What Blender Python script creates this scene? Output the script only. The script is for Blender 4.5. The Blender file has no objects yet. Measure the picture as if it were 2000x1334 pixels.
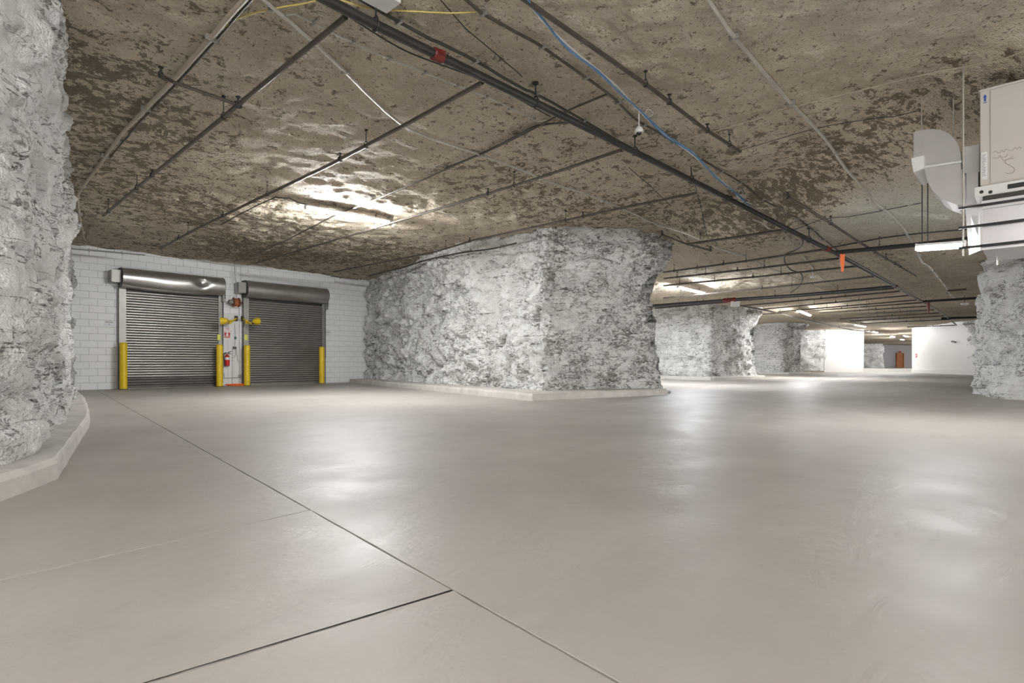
import bpy, bmesh, math, random
import numpy as np
from mathutils import Vector, Matrix

random.seed(7)
sc = bpy.context.scene
COL = sc.collection

# ------------------------------------------------------------------ camera, world, exposure
EYE_Z = 0.79            # tripod height
FPX, HOR = 1100.0, 708.0
ANG = math.radians(43.4)
FWD = Vector((math.cos(ANG), math.sin(ANG), 0))
RGT = Vector((math.sin(ANG), -math.cos(ANG), 0))
cam_data = bpy.data.cameras.new('camera')
cam_data.sensor_width = 36.0
cam_data.lens = 36.0 * FPX / 2000.0
cam_data.shift_y = (HOR - 667.0) / 2000.0
cam_data.clip_end = 400
cam = bpy.data.objects.new('camera', cam_data)
cam.location = (0, 0, EYE_Z)
cam.rotation_euler = (math.pi / 2, 0, ANG - math.pi / 2)
COL.objects.link(cam)
sc.camera = cam

world = bpy.data.worlds.new('world')
world.use_nodes = True
world.node_tree.nodes['Background'].inputs[0].default_value = (1.0, 0.99, 0.97, 1)
world.node_tree.nodes['Background'].inputs[1].default_value = 1.2
sc.world = world
sc.view_settings.view_transform = 'Standard'
sc.view_settings.look = 'None'
sc.view_settings.gamma = 1
sc.view_settings.use_curve_mapping = False
sc.view_settings.exposure = 2.25
sc.cycles.max_bounces = 5
sc.cycles.diffuse_bounces = 3
sc.cycles.glossy_bounces = 2
TUBE_L = 88.0           # radiance of the fluorescent tubes

# ------------------------------------------------------------------ mine coordinates
def cw(xc, d, z=0.0):
    """point xc metres to the right of and d metres ahead of the tripod"""
    p = FWD * d + RGT * xc
    return Vector((p.x, p.y, z))

def to_cam(x, y):
    return x * RGT.x + y * RGT.y, x * FWD.x + y * FWD.y

def sstep(t):
    t = np.clip(t, 0, 1)
    return t * t * (3 - 2 * t)

def ceil_z(x, y):
    """smooth height of the mined roof"""
    xc, d = to_cam(np.asarray(x, float), np.asarray(y, float))
    ledge = np.interp(d, [-50, 9.5, 13.4, 100], [5.7, 5.5, 4.2, 4.2])
    z = 4.12 - 0.64 * sstep((xc - ledge) / 1.7 + 0.5)
    z = z - 0.33 * np.exp(-(((xc - 10.5) / 3.0) ** 2 + ((d - 11.8) / 3.5) ** 2))
    z = z - 0.22 * np.exp(-(((xc - 0.8) / 2.2) ** 2 + ((d - 12.8) / 1.6) ** 2))
    z = z - 0.16 * np.exp(-(((xc - 3.9) / 1.5) ** 2 + ((d - 14.2) / 1.5) ** 2))
    return z

def roof_low(x, y):
    """roof height with its broad undulation"""
    x = np.atleast_1d(np.asarray(x, float)); y = np.atleast_1d(np.asarray(y, float))
    return ceil_z(x, y) + 0.07 * fbm(np.stack([x, y, np.zeros_like(x)], 1) * 0.45, 3, 3)

def roof_at(x, y):
    return float(roof_low(x, y)[0])

def ray(px, py):
    return FWD + RGT * ((px - 1000.0) / FPX) + Vector((0, 0, (HOR - py) / FPX))

def on_floor(px, py, z=0.0):
    r = ray(px, py)
    t = (z - EYE_Z) / r.z
    p = r * t
    return Vector((p.x, p.y, z))

def on_roof(px, py, off=0.0):
    r = ray(px, py)
    lo = 0.3
    f = lambda t: EYE_Z + r.z * t - roof_at(r.x * t, r.y * t) + off
    ts = np.arange(0.3, 120, 0.1)
    g = EYE_Z + r.z * ts - roof_low(r.x * ts, r.y * ts) + off
    k = int(np.argmax(g >= 0))
    a, b = ts[max(k - 1, 0)], ts[k]
    for _ in range(12):
        m = (a + b) / 2
        if f(m) < 0: a = m
        else: b = m
    p = r * b
    return Vector((p.x, p.y, EYE_Z + p.z))

def on_y(px, py, Y):
    r = ray(px, py); p = r * (Y / r.y)
    return Vector((p.x, p.y, EYE_Z + p.z))

def on_x(px, py, X):
    r = ray(px, py); p = r * (X / r.x)
    return Vector((p.x, p.y, EYE_Z + p.z))

def at_d(px, py, d):
    p = ray(px, py) * d
    return Vector((p.x, p.y, EYE_Z + p.z))

# ------------------------------------------------------------------ numpy noise
def _h(ix, iy, iz, s):
    v = (ix * 374761393 + iy * 668265263 + iz * 2147483647 + s * 1274126177) & 0xFFFFFFFF
    v = ((v ^ (v >> 13)) * 1274126177) & 0xFFFFFFFF
    v = ((v ^ (v >> 15)) * 2246822519) & 0xFFFFFFFF
    v = v ^ (v >> 16)
    return (v & 0xFFFFFF) / float(0xFFFFFF)

def vnoise(P, s=0):
    I = np.floor(P).astype(np.int64); Fr = P - I
    w = Fr * Fr * Fr * (Fr * (Fr * 6 - 15) + 10)
    out = 0
    for dx in (0, 1):
        for dy in (0, 1):
            for dz in (0, 1):
                k = _h(I[:, 0] + dx, I[:, 1] + dy, I[:, 2] + dz, s)
                out = out + k * (w[:, 0] if dx else 1 - w[:, 0]) * (w[:, 1] if dy else 1 - w[:, 1]) * (w[:, 2] if dz else 1 - w[:, 2])
    return out * 2 - 1

def fbm(P, octv=4, s=0, gain=0.5):
    o = 0; a = 1; t = 0
    for k in range(octv):
        o = o + a * vnoise(P * (2.03 ** k) + 13.7 * k, s + k); t += a; a *= gain
    return o / t

def facet(P, s=0, tilt=0.9):
    """broken-stone facets: every Voronoi cell is a tilted plane"""
    I = np.floor(P).astype(np.int64)
    best = np.full(len(P), 9e9); val = np.zeros(len(P))
    for dx in (-1, 0, 1):
        for dy in (-1, 0, 1):
            for dz in (-1, 0, 1):
                a, b, c = I[:, 0] + dx, I[:, 1] + dy, I[:, 2] + dz
                q = np.stack([a + _h(a, b, c, s), b + _h(a, b, c, s + 1), c + _h(a, b, c, s + 2)], 1)
                v = P - q
                d2 = (v * v).sum(1)
                g = np.stack([_h(a, b, c, s + 3), _h(a, b, c, s + 4), _h(a, b, c, s + 5)], 1) * 2 - 1
                k = (_h(a, b, c, s + 6) * 2 - 1) * 0.6 + (v * g).sum(1) * tilt
                m = d2 < best
                best = np.where(m, d2, best); val = np.where(m, k, val)
    return val

# ------------------------------------------------------------------ materials
class NT:
    def __init__(self, name):
        self.m = bpy.data.materials.new(name); self.m.use_nodes = True
        self.t = self.m.node_tree; self.b = self.t.nodes['Principled BSDF']
    def n(self, typ, **kw):
        nd = self.t.nodes.new(typ)
        for k, v in kw.items():
            if k.startswith('i_'):
                key = k[2:]
                key = int(key) if key.isdigit() else key.replace('_', ' ')
                if isinstance(v, bpy.types.NodeSocket): self.t.links.new(v, nd.inputs[key])
                else: nd.inputs[key].default_value = v
            else: setattr(nd, k, v)
        return nd
    def link(self, a, b): self.t.links.new(a, b)
    def pos(self, scale=(1, 1, 1)):
        g = self.n('ShaderNodeNewGeometry')
        mp = self.n('ShaderNodeMapping', i_Vector=g.outputs['Position'], i_Scale=scale)
        return mp.outputs[0]
    def noise(self, vec, scale, detail=4, rough=0.55, dist=0.0):
        return self.n('ShaderNodeTexNoise', i_Vector=vec, i_Scale=scale, i_Detail=detail, i_Roughness=rough, i_Distortion=dist).outputs[0]
    def ramp(self, fac, stops):
        r = self.n('ShaderNodeValToRGB', i_Fac=fac)
        e = r.color_ramp.elements
        while len(e) < len(stops): e.new(0.5)
        for k, (p, c) in enumerate(stops):
            e[k].position = p; e[k].color = (c, c, c, 1) if isinstance(c, (int, float)) else (*c, 1)
        return r.outputs[0]
    def mix(self, fac, a, b, mode='MIX'):
        x = self.n('ShaderNodeMix', data_type='RGBA', blend_type=mode)
        for key, v in ((0, fac), (6, a), (7, b)):
            if isinstance(v, bpy.types.NodeSocket): self.link(v, x.inputs[key])
            elif key == 0: x.inputs[0].default_value = v
            else: x.inputs[key].default_value = (*v, 1)
        return x.outputs[2]
    def math(self, op, a, b=0.0, clamp=False):
        x = self.n('ShaderNodeMath', operation=op, use_clamp=clamp)
        for k, v in ((0, a), (1, b)):
            if isinstance(v, bpy.types.NodeSocket): self.link(v, x.inputs[k])
            else: x.inputs[k].default_value = v
        return x.outputs[0]
    def attr(self, name):
        return self.n('ShaderNodeAttribute', attribute_name=name).outputs['Fac']
    def bump(self, h, strength, dist):
        bp = self.n('ShaderNodeBump', i_Height=h, i_Strength=strength, i_Distance=dist)
        self.link(bp.outputs[0], self.b.inputs['Normal'])
    def out(self, color=None, rough=None, metal=None, spec=None):
        for k, v in (('Base Color', color), ('Roughness', rough), ('Metallic', metal), ('Specular IOR Level', spec)):
            if v is None: continue
            if isinstance(v, bpy.types.NodeSocket): self.link(v, self.b.inputs[k])
            elif k == 'Base Color': self.b.inputs[k].default_value = (*v, 1)
            else: self.b.inputs[k].default_value = v
        return self.m

def plain(name, col, rough=0.5, metal=0.0, var=0.12, scale=6.0, bump=0.0):
    t = NT(name)
    p = t.pos()
    f = t.noise(p, scale, 5, 0.6)
    dark = tuple(c * (1 - var) for c in col); lite = tuple(min(1, c * (1 + var)) for c in col)
    c = t.mix(t.ramp(f, [(0.3, 0.0), (0.7, 1.0)]), dark, lite)
    if bump: t.bump(t.noise(p, scale * 8, 3), bump, 0.004)
    return t.out(c, rough, metal)

def mat_rock():
    t = NT('painted_limestone')
    p = t.pos(); ps = t.pos((0.85, 0.85, 1.5))
    bare = t.attr('bare')
    fleck = t.noise(ps, 8.5, 5, 0.74, 0.9)
    patch = t.noise(p, 1.5, 4, 0.62)
    crack = t.noise(t.pos((0.7, 0.7, 1.6)), 4.2, 4, 0.66, 0.5)
    cr = t.math('ABSOLUTE', t.math('SUBTRACT', crack, 0.5))
    crm = t.ramp(cr, [(0.006, 1.0), (0.028, 0.0)])
    s = t.math('ADD', fleck, t.math('MULTIPLY', t.math('SUBTRACT', patch, 0.5), 0.34))
    s = t.math('ADD', s, t.math('MULTIPLY', t.math('SUBTRACT', bare, 0.5), 0.30))
    m = t.ramp(s, [(0.53, 0.0), (0.575, 0.55), (0.64, 1.0)])
    crg = t.math('MULTIPLY', crm, t.ramp(patch, [(0.44, 0.0), (0.56, 0.85)]))
    dust = t.ramp(t.noise(p, 4.2, 5, 0.7), [(0.40, 0.0), (0.64, 1.0)])
    col = t.mix(t.math('MULTIPLY', dust, 0.6), (0.90, 0.89, 0.87), (0.72, 0.695, 0.655))
    rock = t.mix(t.noise(p, 15, 3), (0.15, 0.14, 0.125), (0.52, 0.49, 0.455))
    col = t.mix(m, col, rock)
    bed = t.noise(t.pos((0.16, 0.16, 2.6)), 1.0, 4, 0.6, 0.15)
    bdm = t.ramp(t.math('ABSOLUTE', t.math('SUBTRACT', bed, 0.5)), [(0.002, 1.0), (0.009, 0.0)])
    crg = t.math('MAXIMUM', crg, t.math('MULTIPLY', bdm, t.ramp(fleck, [(0.42, 0.0), (0.55, 0.9)])))
    col = t.mix(crg, col, (0.10, 0.085, 0.07))
    hgt = t.math('ADD', t.noise(p, 9, 5, 0.7), t.math('MULTIPLY', t.noise(p, 38, 2, 0.6), 0.4))
    t.bump(hgt, 1.0, 0.07)
    return t.out(col, 0.85, 0, 0.25)

def mat_ceiling():
    t = NT('mine_roof_limestone')
    p = t.pos()
    dk = t.attr('dark'); wh = t.attr('white')
    b1 = t.noise(p, 5.2, 6, 0.72, 0.25)
    b2 = t.noise(p, 16.0, 3, 0.7, 0.2)
    base = t.mix(t.ramp(t.noise(p, 1.3, 4, 0.6), [(0.35, 0.0), (0.65, 1.0)]), (0.62, 0.535, 0.405), (0.78, 0.69, 0.545))
    base = t.mix(t.ramp(t.noise(t.pos((1, 1, 1)), 0.35, 3), [(0.45, 0.0), (0.7, 0.6)]), base, (0.74, 0.625, 0.50))
    lt = t.math('ADD', t.noise(p, 8.0, 5, 0.75, 0.5), t.math('MULTIPLY', wh, 0.10))
    base = t.mix(t.ramp(lt, [(0.54, 0.0), (0.64, 0.85)]), base, (0.80, 0.73, 0.62))
    base = t.mix(t.math('MULTIPLY', wh, 0.8), base, (0.86, 0.87, 0.79))
    s = t.math('ADD', b1, t.math('MULTIPLY', t.math('SUBTRACT', b2, 0.5), 0.45))
    s = t.math('ADD', s, t.math('MULTIPLY', t.math('SUBTRACT', dk, 0.5), 0.34))
    m = t.ramp(s, [(0.545, 0.0), (0.60, 0.85)])
    col = t.mix(m, base, t.mix(b2, (0.10, 0.075, 0.048), (0.26, 0.205, 0.135)))
    spk = t.ramp(t.noise(p, 24, 3, 0.7), [(0.58, 0.0), (0.68, 0.75)])
    col = t.mix(spk, col, (0.14, 0.11, 0.075))
    h = t.math('ADD', t.noise(p, 6, 5, 0.72), t.math('MULTIPLY', t.noise(p, 26, 3, 0.65), 0.5))
    t.bump(h, 1.0, 0.11)
    return t.out(col, 0.8, 0, 0.3)

def mat_floor():
    t = NT('sealed_concrete')
    p = t.pos()
    cl = t.noise(p, 0.5, 4, 0.6, 0.3)
    sw = t.noise(t.pos((0.6, 2.6, 1)), 1.1, 4, 0.62, 0.8)
    col = t.mix(t.ramp(cl, [(0.35, 0.0), (0.68, 1.0)]), (0.365, 0.336, 0.302), (0.44, 0.41, 0.372))
    col = t.mix(t.ramp(sw, [(0.5, 0.0), (0.72, 0.35)]), col, (0.345, 0.32, 0.29))
    # tyre scuffs
    sc1 = t.noise(t.pos((0.35, 7.0, 1)), 1.3, 5, 0.6, 0.5)
    col = t.mix(t.ramp(sc1, [(0.6, 0.0), (0.72, 0.22)]), col, (0.30, 0.28, 0.26))
    ro = t.n('ShaderNodeMapRange', i_Value=t.noise(p, 1.7, 3, 0.6), i_1=0.3, i_2=0.7, i_3=0.42, i_4=0.56).outputs[0]
    h = t.math('ADD', t.noise(t.pos((1, 2.5, 1)), 3.2, 4, 0.6, 0.6), t.math('MULTIPLY', t.noise(p, 20, 2), 0.22))
    t.bump(h, 0.32, 0.02)
    return t.out(col, ro, 0, 0.42)

def mat_emit(name, col, L):
    m = bpy.data.materials.new(name); m.use_nodes = True
    b = m.node_tree.nodes['Principled BSDF']
    b.inputs['Base Color'].default_value = (0.9, 0.9, 0.9, 1)
    b.inputs['Emission Color'].default_value = (*col, 1)
    b.inputs['Emission Strength'].default_value = L
    return m

M = {}
M['rock'] = mat_rock()
M['roof'] = mat_ceiling()
M['floor'] = mat_floor()
M['subfloor'] = plain('joint_dirt', (0.09, 0.07, 0.055), 0.9, 0, 0.3, 4)
M['curb'] = plain('curb_concrete', (0.58, 0.55, 0.51), 0.7, 0, 0.16, 3.0, 0.35)
M['block'] = plain('painted_block', (0.88, 0.875, 0.86), 0.6, 0, 0.035, 1.4, 0.25)
M['mortar'] = plain('painted_mortar', (0.50, 0.49, 0.47), 0.8, 0, 0.08, 5)
M['whitewall'] = plain('white_wall_paint', (0.78, 0.765, 0.74), 0.55, 0, 0.03, 0.4)
M['farwall'] = plain('grey_wall_paint', (0.55, 0.54, 0.56), 0.6, 0, 0.04, 0.4)
M['steel'] = plain('galvanised_steel', (0.50, 0.485, 0.46), 0.32, 0.85, 0.12, 2.5)
M['slat'] = plain('shutter_steel', (0.46, 0.44, 0.41), 0.38, 0.75, 0.12, 1.2)
M['slat_dirty'] = plain('dark_shutter_steel', (0.20, 0.18, 0.16), 0.55, 0.6, 0.2, 3)
M['guide'] = plain('guide_steel', (0.36, 0.35, 0.32), 0.45, 0.5, 0.1, 2)
M['darksteel'] = plain('dark_steel', (0.07, 0.065, 0.055), 0.5, 0.4, 0.2, 4)
M['blackpipe'] = plain('black_pipe_steel', (0.045, 0.042, 0.04), 0.38, 0.4, 0.25, 5)
M['brownpipe'] = plain('brown_pipe_steel', (0.12, 0.10, 0.085), 0.36, 0.6, 0.25, 5)
M['conduit'] = plain('conduit_steel', (0.50, 0.47, 0.42), 0.35, 0.35, 0.15, 6)
M['tanpipe'] = plain('tan_plastic_conduit', (0.42, 0.36, 0.28), 0.55, 0.1, 0.12, 6)
M['black'] = plain('black_rubber', (0.025, 0.024, 0.023), 0.6, 0, 0.2, 6)
M['cablewhite'] = plain('white_cable', (0.72, 0.71, 0.69), 0.5, 0, 0.05, 8)
M['blue'] = plain('blue_cable', (0.10, 0.24, 0.48), 0.45, 0, 0.15, 8)
M['yellowcord'] = plain('yellow_cord', (0.62, 0.50, 0.14), 0.5, 0, 0.1, 8)
M['yellow'] = plain('bollard_yellow', (0.80, 0.56, 0.015), 0.42, 0, 0.07, 3, 0.1)
M['red'] = plain('extinguisher_red', (0.62, 0.02, 0.02), 0.35, 0, 0.08, 8)
M['signred'] = plain('sign_red', (0.62, 0.05, 0.04), 0.5, 0, 0.06, 8)
M['rustred'] = plain('red_coupling_paint', (0.17, 0.022, 0.016), 0.5, 0.1, 0.2, 9)
M['orange'] = plain('orange_plastic', (0.88, 0.16, 0.02), 0.5, 0, 0.08, 9)
M['copper'] = plain('copper_brown_reel', (0.40, 0.12, 0.05), 0.45, 0.2, 0.2, 9)
M['white'] = plain('white_enamel', (0.80, 0.79, 0.77), 0.4, 0, 0.03, 4)
M['paper'] = plain('white_paper', (0.80, 0.80, 0.80), 0.7, 0, 0.02, 4)
M['ink'] = plain('dark_ink', (0.07, 0.07, 0.07), 0.7, 0, 0.05, 4)
M['pencil'] = plain('faded_marker', (0.36, 0.31, 0.30), 0.7, 0, 0.05, 4)
M['inkblue'] = plain('blue_ink', (0.03, 0.10, 0.42), 0.6, 0, 0.05, 4)
M['hvac'] = plain('beige_cabinet_enamel', (0.62, 0.575, 0.53), 0.42, 0, 0.03, 1.5)
M['duct'] = plain('duct_sheet_metal', (0.62, 0.60, 0.61), 0.30, 0.55, 0.06, 2.0)
M['ductw'] = plain('duct_white_wrap', (0.80, 0.79, 0.78), 0.4, 0.0, 0.03, 2.0)
M['board'] = plain('white_painted_board', (0.78, 0.77, 0.755), 0.55, 0, 0.03, 2.0)
M['orangedoor'] = plain('orange_wood_door', (0.52, 0.17, 0.03), 0.5, 0, 0.1, 2.0)
M['glassdark'] = plain('smoked_dome', (0.02, 0.02, 0.022), 0.12, 0, 0.1, 2.0)
M['green'] = plain('green_tag', (0.10, 0.22, 0.15), 0.5, 0, 0.1, 2.0)
M['tag'] = plain('lime_sticker', (0.72, 0.74, 0.10), 0.5, 0, 0.06, 5)
M['tube'] = mat_emit('lit_tube', (0.97, 0.985, 1.0), TUBE_L)
M['tube_cool'] = mat_emit('lit_tube_cool', (0.90, 0.94, 1.0), TUBE_L)
M['lamp'] = mat_emit('lit_indicator', (1.0, 0.98, 0.92), 12)

# ------------------------------------------------------------------ mesh helpers
class MB:
    def __init__(self): self.v = []; self.f = []
    def add(self, vs, fs):
        o = len(self.v)
        self.v += [Vector(p) for p in vs]; self.f += [tuple(i + o for i in f) for f in fs]
        return self
    def box(self, lo, hi, bev=0.0):
        lo, hi = Vector(lo), Vector(hi)
        if bev <= 0:
            vs = [(x, y, z) for z in (lo.z, hi.z) for y in (lo.y, hi.y) for x in (lo.x, hi.x)]
            return self.add(vs, [(0, 2, 3, 1), (4, 5, 7, 6), (0, 1, 5, 4), (2, 6, 7, 3), (0, 4, 6, 2), (1, 3, 7, 5)])
        bm = bmesh.new()
        bmesh.ops.create_cube(bm, size=1)
        for v in bm.verts:
            v.co = Vector(((lo.x + hi.x) / 2 + v.co.x * (hi.x - lo.x), (lo.y + hi.y) / 2 + v.co.y * (hi.y - lo.y), (lo.z + hi.z) / 2 + v.co.z * (hi.z - lo.z)))
        bmesh.ops.bevel(bm, geom=bm.edges[:], offset=bev, segments=2, affect='EDGES')
        bm.verts.index_update()
        self.add([v.co.copy() for v in bm.verts], [tuple(v.index for v in f.verts) for f in bm.faces])
        bm.free(); return self
    def obox(self, c, ax, ay, az, hx, hy, hz):
        """oriented box: centre, three unit axes, half sizes"""
        vs = [c + ax * (sx * hx) + ay * (sy * hy) + az * (sz * hz) for sz in (-1, 1) for sy in (-1, 1) for sx in (-1, 1)]
        return self.add(vs, [(0, 2, 3, 1), (4, 5, 7, 6), (0, 1, 5, 4), (2, 6, 7, 3), (0, 4, 6, 2), (1, 3, 7, 5)])
    def tube(self, pts, r, seg=8, cap=True):
        pts = [Vector(p) for p in pts]
        n = len(pts); rs = r if isinstance(r, (list, tuple)) else [r] * n
        base = len(self.v); prev = None
        for i, p in enumerate(pts):
            t = (pts[min(i + 1, n - 1)] - pts[max(i - 1, 0)]).normalized()
            a = prev if prev is not None else (Vector((0, 0, 1)) if abs(t.z) < 0.9 else Vector((1, 0, 0)))
            a = (a - t * a.dot(t)).normalized(); b = t.cross(a); prev = a
            for k in range(seg):
                th = 2 * math.pi * k / seg
                self.v.append(p + a * (math.cos(th) * rs[i]) + b * (math.sin(th) * rs[i]))
        for i in range(n - 1):
            for k in range(seg):
                a0 = base + i * seg + k; a1 = base + i * seg + (k + 1) % seg
                self.f.append((a0, a1, a1 + seg, a0 + seg))
        if cap:
            self.f.append(tuple(base + k for k in reversed(range(seg))))
            self.f.append(tuple(base + (n - 1) * seg + k for k in range(seg)))
        return self
    def lathe(self, c, prof, seg=16, axis='z'):
        """profile [(r, h)] turned about an axis through c"""
        A = {'z': (Vector((1, 0, 0)), Vector((0, 1, 0)), Vector((0, 0, 1))),
             'x': (Vector((0, 1, 0)), Vector((0, 0, 1)), Vector((1, 0, 0))),
             'y': (Vector((0, 0, 1)), Vector((1, 0, 0)), Vector((0, 1, 0)))}[axis]
        c = Vector(c); base = len(self.v)
        for r, h in prof:
            for k in range(seg):
                th = 2 * math.pi * k / seg
                self.v.append(c + A[0] * (r * math.cos(th)) + A[1] * (r * math.sin(th)) + A[2] * h)
        for i in range(len(prof) - 1):
            for k in range(seg):
                a0 = base + i * seg + k; a1 = base + i * seg + (k + 1) % seg
                self.f.append((a0, a1, a1 + seg, a0 + seg))
        self.f.append(tuple(base + k for k in reversed(range(seg))))
        self.f.append(tuple(base + (len(prof) - 1) * seg + k for k in range(seg)))
        return self
    def prism(self, poly, ext):
        """planar polygon pushed along a vector"""
        n = len(poly); ext = Vector(ext)
        vs = [Vector(p) for p in poly] + [Vector(p) + ext for p in poly]
        return self.add(vs, [tuple(reversed(range(n))), tuple(range(n, 2 * n))] + [(i, (i + 1) % n, n + (i + 1) % n, n + i) for i in range(n)])
    def build(self, name, mat, parent=None, smooth=False, origin=None):
        vs = self.v
        if parent is not None: o0 = parent.matrix_world_loc if False else Vector(parent['_o'])
        elif origin is not None: o0 = Vector(origin)
        else:
            xs = [p.x for p in vs]; ys = [p.y for p in vs]; zs = [p.z for p in vs]
            o0 = Vector(((min(xs) + max(xs)) / 2, (min(ys) + max(ys)) / 2, min(zs)))
        me = bpy.data.meshes.new(name)
        me.from_pydata([tuple(p - o0) for p in vs], [], self.f)
        bm = bmesh.new(); bm.from_mesh(me); bmesh.ops.recalc_face_normals(bm, faces=bm.faces[:]); bm.to_mesh(me); bm.free()
        me.materials.append(M[mat] if isinstance(mat, str) else mat)
        if smooth:
            me.polygons.foreach_set('use_smooth', [True] * len(me.polygons))
            try: me.set_sharp_from_angle(angle=math.radians(38))
            except Exception: pass
        o = bpy.data.objects.new(name, me); COL.objects.link(o)
        if parent is not None: o.parent = parent
        else: o.location = o0
        o['_o'] = tuple(o0)
        return o

def tag(o, label, cat, group=None):
    o['label'] = label; o['category'] = cat
    if group: o['group'] = group
    return o

def thing(name, label, cat, loc, group=None):
    o = bpy.data.objects.new(name, None); COL.objects.link(o)
    o.empty_display_size = 0.1
    o.location = loc; o['_o'] = tuple(loc)
    return tag(o, label, cat, group)

def structure(o):
    o['kind'] = 'structure'; return o

def smooth_path(pts, step=0.12):
    """Catmull-Rom through the points"""
    pts = [Vector(p) for p in pts]; out = []
    for i in range(len(pts) - 1):
        p0, p1, p2, p3 = pts[max(i - 1, 0)], pts[i], pts[i + 1], pts[min(i + 2, len(pts) - 1)]
        n = max(2, int((p2 - p1).length / step))
        n = min(n, 40)
        for k in range(n):
            t = k / n
            out.append(0.5 * ((2 * p1) + (p2 - p0) * t + (2 * p0 - 5 * p1 + 4 * p2 - p3) * t * t + (3 * p1 - p0 - 3 * p2 + p3) * t ** 3))
    out.append(pts[-1])
    return out

def set_attr(me, name, arr):
    a = me.attributes.new(name, 'FLOAT', 'POINT')
    a.data.foreach_set('value', np.asarray(arr, np.float32))

def grid_mesh(name, V, nu, nv, mat, closed=False, origin=None):
    """V: (nu*nv,3) array, u rows"""
    i, j = np.meshgrid(np.arange(nu if closed else nu - 1), np.arange(nv - 1), indexing='ij')
    i2 = (i + 1) % nu
    F = np.stack([i * nv + j, i2 * nv + j, i2 * nv + j + 1, i * nv + j + 1], -1).reshape(-1, 4)
    o0 = np.zeros(3) if origin is None else np.asarray(origin, float)
    me = bpy.data.meshes.new(name)
    W = V - o0
    me.vertices.add(len(W)); me.vertices.foreach_set('co', W.astype(np.float32).ravel())
    me.loops.add(F.size); me.loops.foreach_set('vertex_index', F.astype(np.int32).ravel())
    me.polygons.add(len(F))
    me.polygons.foreach_set('loop_start', np.arange(0, F.size, 4, dtype=np.int32))
    me.polygons.foreach_set('loop_total', np.full(len(F), 4, np.int32))
    me.update(calc_edges=True)
    me.materials.append(mat)
    o = bpy.data.objects.new(name, me); COL.objects.link(o)
    o.location = tuple(o0)
    o['_o'] = tuple(o0)
    return o

# ------------------------------------------------------------------ floor
def build_floor():
    b = MB()
    c = [cw(-45, -14, -0.06), cw(102, -14, -0.06), cw(102, 112, -0.06), cw(-45, 112, -0.06)]
    b.prism(c, (0, 0, 0.012))
    fl = structure(b.build('floor', 'subfloor', origin=(0, 0, -0.06)))
    J0 = Vector((0.265, 1.388)); u1 = Vector((-10.4, 12.6)).normalized()
    far = J0 + u1 * 60; near = J0 - u1 * 20
    a2 = Vector((-1.08, 3.02)); a2 = J0 + u1 * (a2 - J0).dot(u1)
    a3 = Vector((-0.215, 1.945)); a3 = J0 + u1 * (a3 - J0).dot(u1)
    k2 = a2 + Vector((-0.77, -0.97)).normalized() * 2.6
    e2 = k2 + Vector((-0.67, -0.545)).normalized() * 26
    e3 = a3 + Vector((-0.67, -0.545)).normalized() * 30
    far2 = Vector((-44, 111))
    def slab(poly):
        # poly of cam-plane points; long joint edges get a slightly ragged arris
        n = len(poly); cen = sum(poly, Vector((0, 0))) / n
        pts = []
        for i in range(n):
            p, q = poly[i], poly[(i + 1) % n]
            L = (q - p).length; t = (q - p) / L; nr = Vector((-t.y, t.x))
            k = 1
            # fine steps on the stretch close to the tripod
            ss = [0.0]
            while ss[-1] < L:
                pp = p + t * ss[-1]
                ss.append(ss[-1] + max(0.035, min(1.5, 0.04 * pp.length)))
            for s in ss[:-1]:
                pp = p + t * s
                w = 0.0036 + 0.003 * (random.random() - 0.3)
                pts.append(pp + nr * (w if pp.length < 30 else 0.004))
        top = [cw(p.x, p.y, 0.0) for p in pts]
        m = MB(); n = len(top)
        cc = Vector((0, 0, 0))
        ins = []
        for i in range(n):
            t = (pts[(i + 1) % n] - pts[i - 1]); t = t.normalized() if t.length > 1e-9 else Vector((1, 0))
            nr = Vector((-t.y, t.x)); q = pts[i] + nr * 0.0018
            ins.append(cw(q.x, q.y, 0.0))
        lip = [Vector((p.x, p.y, -0.0018)) for p in top]
        bot = [Vector((p.x, p.y, -0.047)) for p in top]
        vs = ins + lip + bot
        fs = [tuple(range(n))]
        for i in range(n):
            j = (i + 1) % n
            fs.append((i, j, n + j, n + i)); fs.append((n + i, n + j, 2 * n + j, 2 * n + i))
        m.add(vs, fs)
        return m.build('floor_slab', 'floor', fl)
    corner_r = [Vector((100, -13)), Vector((100, 111))]
    slab([near, Vector((100, -13)), Vector((100, 111)), far2, far][::1])
    slab([a2, far, Vector((-44, 48)), Vector((-44, -13)), e2, k2])
    slab([a3, a2, k2, e2, e3])
    slab([near, a3, e3])
build_floor()

# ------------------------------------------------------------------ ceiling
def roof_detail(P):
    return 0.07 * fbm(P * 0.45, 3, 3) + 0.030 * facet(P / 0.55, 11) + 0.018 * facet(P / 0.2, 31) + 0.02 * fbm(P * 4.0, 3, 8)

def roof_full(pts):
    """height of the broken roof surface itself above each point"""
    a = np.array([(p.x, p.y, 0.0) for p in pts])
    return ceil_z(a[:, 0], a[:, 1]) + roof_detail(a)

def graded(lo, hi, fine_lo, fine_hi, step, grow):
    xs = [fine_lo]
    while xs[-1] < fine_hi: xs.append(xs[-1] + step)
    s = step
    while xs[-1] < hi: s *= grow; xs.append(xs[-1] + s)
    s = step; left = [fine_lo]
    while left[-1] > lo: s *= grow; left.append(left[-1] - s)
    return np.array(left[:0:-1] + xs)

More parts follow.
